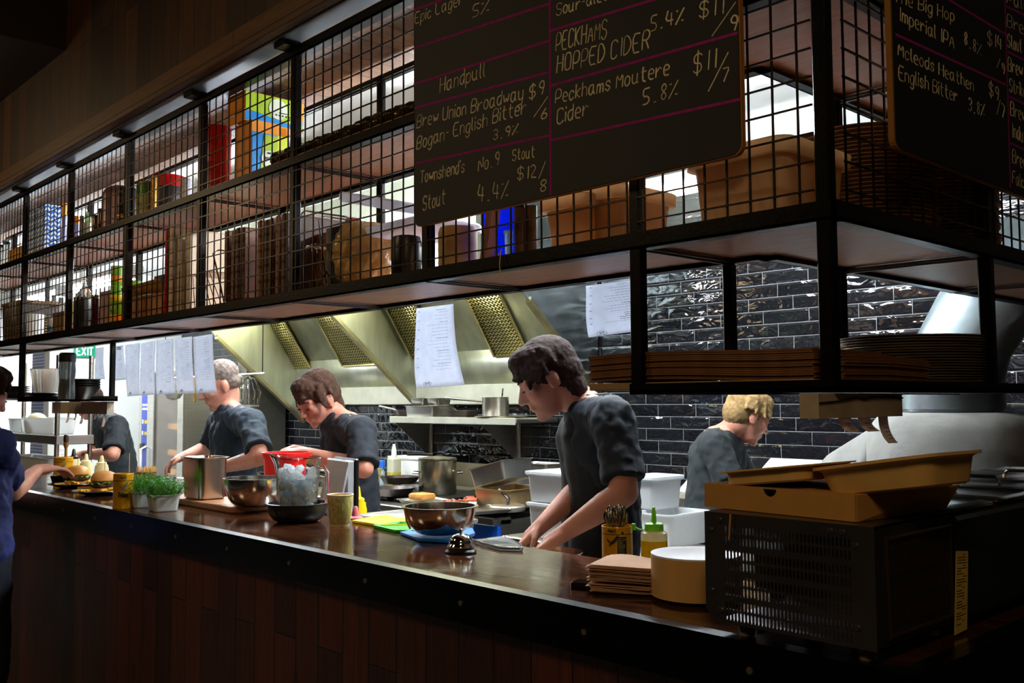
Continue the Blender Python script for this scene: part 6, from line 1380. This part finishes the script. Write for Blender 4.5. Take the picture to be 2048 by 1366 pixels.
board('menu_board', 'large black chalk menu board hung on the long side of the cage', ('y', .122), (829, 454), (1485, 310), 2.572, .012, [
    ('Epic Lager', (830, 49), (926, 8), 22), ('5%', (946, 34), (978, 24), 24), ('Handpull', (880, 186), (970, 153), 28),
    ('Brew Union Broadway', (834, 256), (1046, 198), 25), ('$9', (1059, 199), (1088, 187), 26), ('/', (1068, 231), (1094, 224), 25), ('6', (1083, 240), (1094, 236), 20),
    ('Bogan- English Bitter', (834, 299), (1052, 226), 25), ('3.9%', (987, 280), (1036, 268), 20),
    ("Townshend's", (841, 367), (929, 344), 24), ('No.9', (957, 343), (998, 330), 26), ('Stout', (1025, 322), (1069, 314), 22),
    ('Stout', (846, 422), (890, 408), 28), ('4.4%', (955, 403), (1016, 397), 34), ('$12/', (1035, 359), (1090, 352), 24), ('8', (1076, 387), (1092, 383), 24),
    ('Sour-ales', (1113, 32), (1216, 0), 24), ('PECKHAMS', (1112, 103), (1213, 76), 36), ('5.4%', (1302, 62), (1367, 46), 30), ('$11', (1399, 37), (1447, 27), 32), ('/', (1424, 68), (1468, 56), 42), ('9', (1458, 64), (1474, 59), 30),
    ('HOPPED CIDER', (1114, 147), (1298, 98), 34), ('Peckhams Moutere', (1111, 208), (1338, 150), 27), ('5.8%', (1286, 211), (1355, 194), 32), ('$11', (1387, 148), (1432, 135), 38), ('/', (1418, 175), (1453, 165), 50), ('7', (1445, 165), (1459, 160), 26), ('Cider', (1114, 248), (1176, 231), 30)],
    [((1101, 62), (1480, -52)), ((1101, 172), (1476, 66)), ((1102, 281), (1480, 199)), ((828, 97), (1101, 7)), ((828, 169), (1101, 81)), ((830, 216), (1101, 144)), ((832, 327), (1101, 271)), ((1100, -30), (1102, 391)), ((828, 20), (1000, -40))], .0023)
board('menu_board', 'black chalk menu board hung on the short side of the cage at the right', ('x', -.158), (1790, 289), (2200, 455), 2.572, .012, [
    ('The Big Hop', (1786, 3), (1907, 44), 26), ('Imperial IPA', (1797, 41), (1907, 97), 28), ('8.8%', (1926, 88), (1962, 114), 26), ('$14', (1974, 88), (2002, 101), 26), ('/9', (1993, 132), (2008, 150), 20),
    ('Mcleods Heathen', (1795, 111), (1946, 182), 26), ('$9', (1977, 190), (1996, 202), 26), ('/7', (1993, 225), (2009, 240), 28), ('English Bitter', (1796, 158), (1913, 204), 28), ('3.8%', (1936, 221), (1968, 234), 26),
    ('Pale Ale', (2013, 6), (2090, 38), 24), ('Brew Union', (2013, 53), (2110, 100), 26), ('Stout', (2014, 94), (2042, 106), 26), ('Brew', (2015, 141), (2044, 154), 28), ('Strikes', (2018, 182), (2056, 198), 26), ('Brew', (2020, 231), (2050, 245), 28), ('Indus', (2023, 274), (2052, 288), 28), ('Brew', (2024, 325), (2052, 340), 28), ('Falco', (2024, 366), (2052, 380), 26)],
    [((1790, 69), (2011, 170)), ((1897, 0), (2010, 69)), ((2008, -30), (2020, 376)), ((2011, 13), (2060, 36)), ((2014, 104), (2060, 126)), ((2016, 193), (2060, 214)), ((2020, 286), (2060, 306))], .0022)
# papers
def sheet(label, TL, TR, BR, BL, y, bend=.012, seed=0, big=False, bike=True, head=None):
    rnd = random.Random(seed); P = [at(u, v, y=y) for u, v in (TL, TR, BR, BL)]
    t = None
    def S(a, b): p = P[0].lerp(P[1], a).lerp(P[3].lerp(P[2], a), b); return Vector((p.x, p.y-bend*math.sin(b*2.6+a)*(.4+b), p.z))
    m = MB().grid(lambda a, b: S(a, b), 8, 14); o = m.build('paper_menu', PAPER, None, None, 60, .0006); tag(o, label, 'paper', 'paper menus hanging from the shelf')
    ik = MB(); e = Vector((0, -.0009, 0)); b = .05
    k = 0
    while b < (.80 if bike else .9):
        bold = rnd.random() < .28; a1 = .86-rnd.uniform(0, .05); a0 = a1-rnd.uniform(.12, .30) if bold else a1-rnd.uniform(.25, .55)
        a = a1
        while a > a0:
            s_ = rnd.uniform(.03, .08); q = max(a0, a-s_); ik.tube([S(q, b)+e, S(a, b)+e], .0008 if bold else .0004, 3); a = q-.015
        if k % 3 == 0: ik.tube([S(.07, b)+e, S(.11, b)+e], .0009, 3)
        b += (.042 if not bold else .03)*(1.25 if big else 1); k += 1
    if head:
        hk = MB()
        for r_ in range(2):
            for q in range(4): hk.tube([S(.52+.08*q, head+.05*r_)+e, S(.58+.08*q, head+.05*r_)+e], .0026, 4)
        hk.build('heading', INK, o, None, 0)
    ik.build('print', M('faded_print', (96, 98, 108), .8), o, None, 0)
    if bike:
        bk_ = MB(); W = (P[1]-P[0]).length; r = W*.030
        c0 = S(.20, .955)+e; c1 = S(.31, .953)+e; ux = (c1-c0).normalized(); uz = Vector((0, 0, 1))
        for c_ in (c0, c1): bk_.tube([c_+ux*(r*math.cos(q*.5236))+uz*(r*math.sin(q*.5236)) for q in range(12)], .0006, 3, True)
        d = (c1-c0).length; L = lambda a, b_: c0+ux*(d*a)+uz*(r*b_)
        for pl in ([L(0, 0), L(.3, 1.3), L(.7, 1.3), L(1, 0)], [L(.3, 1.3), L(.45, 0), L(.7, 1.3)], [L(0, 0), L(.45, 0)], [L(.25, 2), L(.3, 1.3)], [L(.7, 1.3), L(.72, 2), L(.85, 2.1)], [L(.6, .4), L(.9, .4)]): bk_.tube(pl, .0006, 3)
        bk_.build('bicycle_mark', INK, o, None, 0)
    return o
YP = YB+.012
sheet('tall white paper menu hanging by itself under the middle of the shelf', (833, 617), (909, 608), (925, 770), (838, 777), YP, .014, 1)
sheet('wide white paper menu hanging behind the front post', (1172, 572), (1291, 557), (1288, 660), (1181, 675), YP, .010, 2, True)
for i, (a, b, c, d, lb, hd_) in enumerate((((193, 696), (209, 694), (209, 758), (192, 759), 'grey shaded narrow paper menu left of the tray post', None), ((221, 694), (248, 690), (254, 759), (224, 762), 'short paper menu with bold heading beside the tray post', .05), ((250, 690), (281, 686), (279, 791), (257, 793), 'plain paper menu second right of the tray post', None),
        ((282, 687), (312, 682), (309, 789), (283, 791), 'paper menu third right of the tray post', None), ((313, 681), (347, 677), (350, 787), (315, 790), 'paper menu with one bold line, fourth right of the tray post', None), ((349, 677), (385, 673), (389, 786), (357, 788), 'paper menu second from the right in the left group', None), ((386, 674), (426, 668), (432, 785), (395, 787), 'rightmost paper menu of the left group, beside the grey haired person', None))):
    sheet(lb, a, b, c, d, YP+.004*(i % 2), .006, 10+i, False, i > 1, hd_)
# ticket rails under the trays
def rail(label, P, depth_v, th=.035):
    o = MB().add([tuple(p) for p in P]+[tuple(p+depth_v*th) for p in P], [(0, 1, 2, 3), (7, 6, 5, 4), (0, 4, 5, 1), (1, 5, 6, 2), (2, 6, 7, 3), (3, 7, 4, 0)]).build('ticket_rail', M('scratched_grey_steel', (176, 162, 142), .5, .2, .25, 12, .1, 40), None, None, 0); tag(o, label, 'ticket rail', 'ticket rails under the trays'); return o
P = [at(1637, 792, x=-.20), at(1804, 792, x=-.20), at(1802, 832, x=-.20), at(1637, 838, x=-.20)]
zt2 = 1.4695; zb2 = (P[2].z+P[3].z)/2
P[0].z = P[1].z = zt2; P[2].z = P[3].z = zb2; P[3].y = P[0].y; P[2].y = P[1].y
r1 = rail('grey ticket rail under the hanging tray at the corner', P, Vector((-1, 0, 0)))
m = MB(); y0, y1 = P[0].y, P[1].y; m.tube([(-.1985, y0+(y1-y0)*f, zb2+(zt2-zb2)*g_) for f, g_ in ((0, .62), (.2, .68), (.42, .82), (.52, .74), (.6, .84), (.85, .85), (1, .80))], .0016, 4); m.build('scratch_line', BLACKPL, r1)
RCP = TR('receipt_paper', (232, 216, 210), .55, .8)
def curl(label, x, y, z, wdt, L, dirv, bend, grp):
    d = Vector(dirv).normalized()
    m = MB().grid(lambda a, b: (Vector((x, y, z))+d*(wdt*(a-.5))+Vector((0, 0, -L*b*(1-.25*b)))+Vector((d.y, -d.x, 0))*bend*b*b+d*bend*.6*b*b), 4, 8); o = m.build('receipt', RCP, None, None, 60, .0004); tag(o, label, 'receipt', grp)
    k = MB(); 
    for i in range(4): b = .35+.14*i; p = (Vector((x, y, z))+Vector((0, 0, -L*b*(1-.25*b)))+Vector((d.y, -d.x, 0))*(bend*b*b)+d*bend*.6*b*b+Vector((d.y, -d.x, 0))*.0012); k.tube([p-d*wdt*.1, p+d*wdt*.32], .0006, 3)
    k.build('print', INK, o, None, 0)
for i, (u, v1, wpx, lb) in enumerate(((1690, 866, 36, 'curled receipt at the left of the corner ticket rail'), (1728, 866, 36, 'curled receipt in the middle of the corner ticket rail'), (1766, 892, 28, 'long receipt at the right of the corner ticket rail'))):
    p = at(u, 836, x=-.215); s = mpp(p); curl(lb, p.x, p.y, zb2-.0002, wpx*s*1.2, (v1-836)*s*1.25, (.1, 1, 0), .014, 'receipts under the corner ticket rail')
yl = .47; Pq = [at(u, v, y=yl) for u, v in ((104, 806), (214, 805), (214, 827), (104, 828))]; Pq[0].z = Pq[1].z = 1.4695; Pq[2].z = Pq[3].z = (Pq[2].z+Pq[3].z)/2; Pq[3].x = Pq[0].x; Pq[2].x = Pq[1].x
r2 = rail('dark ticket rail under the far left hanging tray', Pq, Vector((0, 1, 0)))
for i, (u, v1, w_) in enumerate(((137, 848, 10), (152, 842, 7), (165, 850, 12), (192, 840, 9), (209, 856, 11))):
    p = at(u, 828, y=.488); s = mpp(p); curl(('leftmost', 'second', 'third', 'fourth', 'rightmost')[i]+' curled receipt hanging from the far left ticket rail', p.x, p.y, Pq[2].z-.0002, w_*s*1.2, (v1-828)*s*1.2, (1, 0, 0), .012, 'receipts under the far left ticket rail')
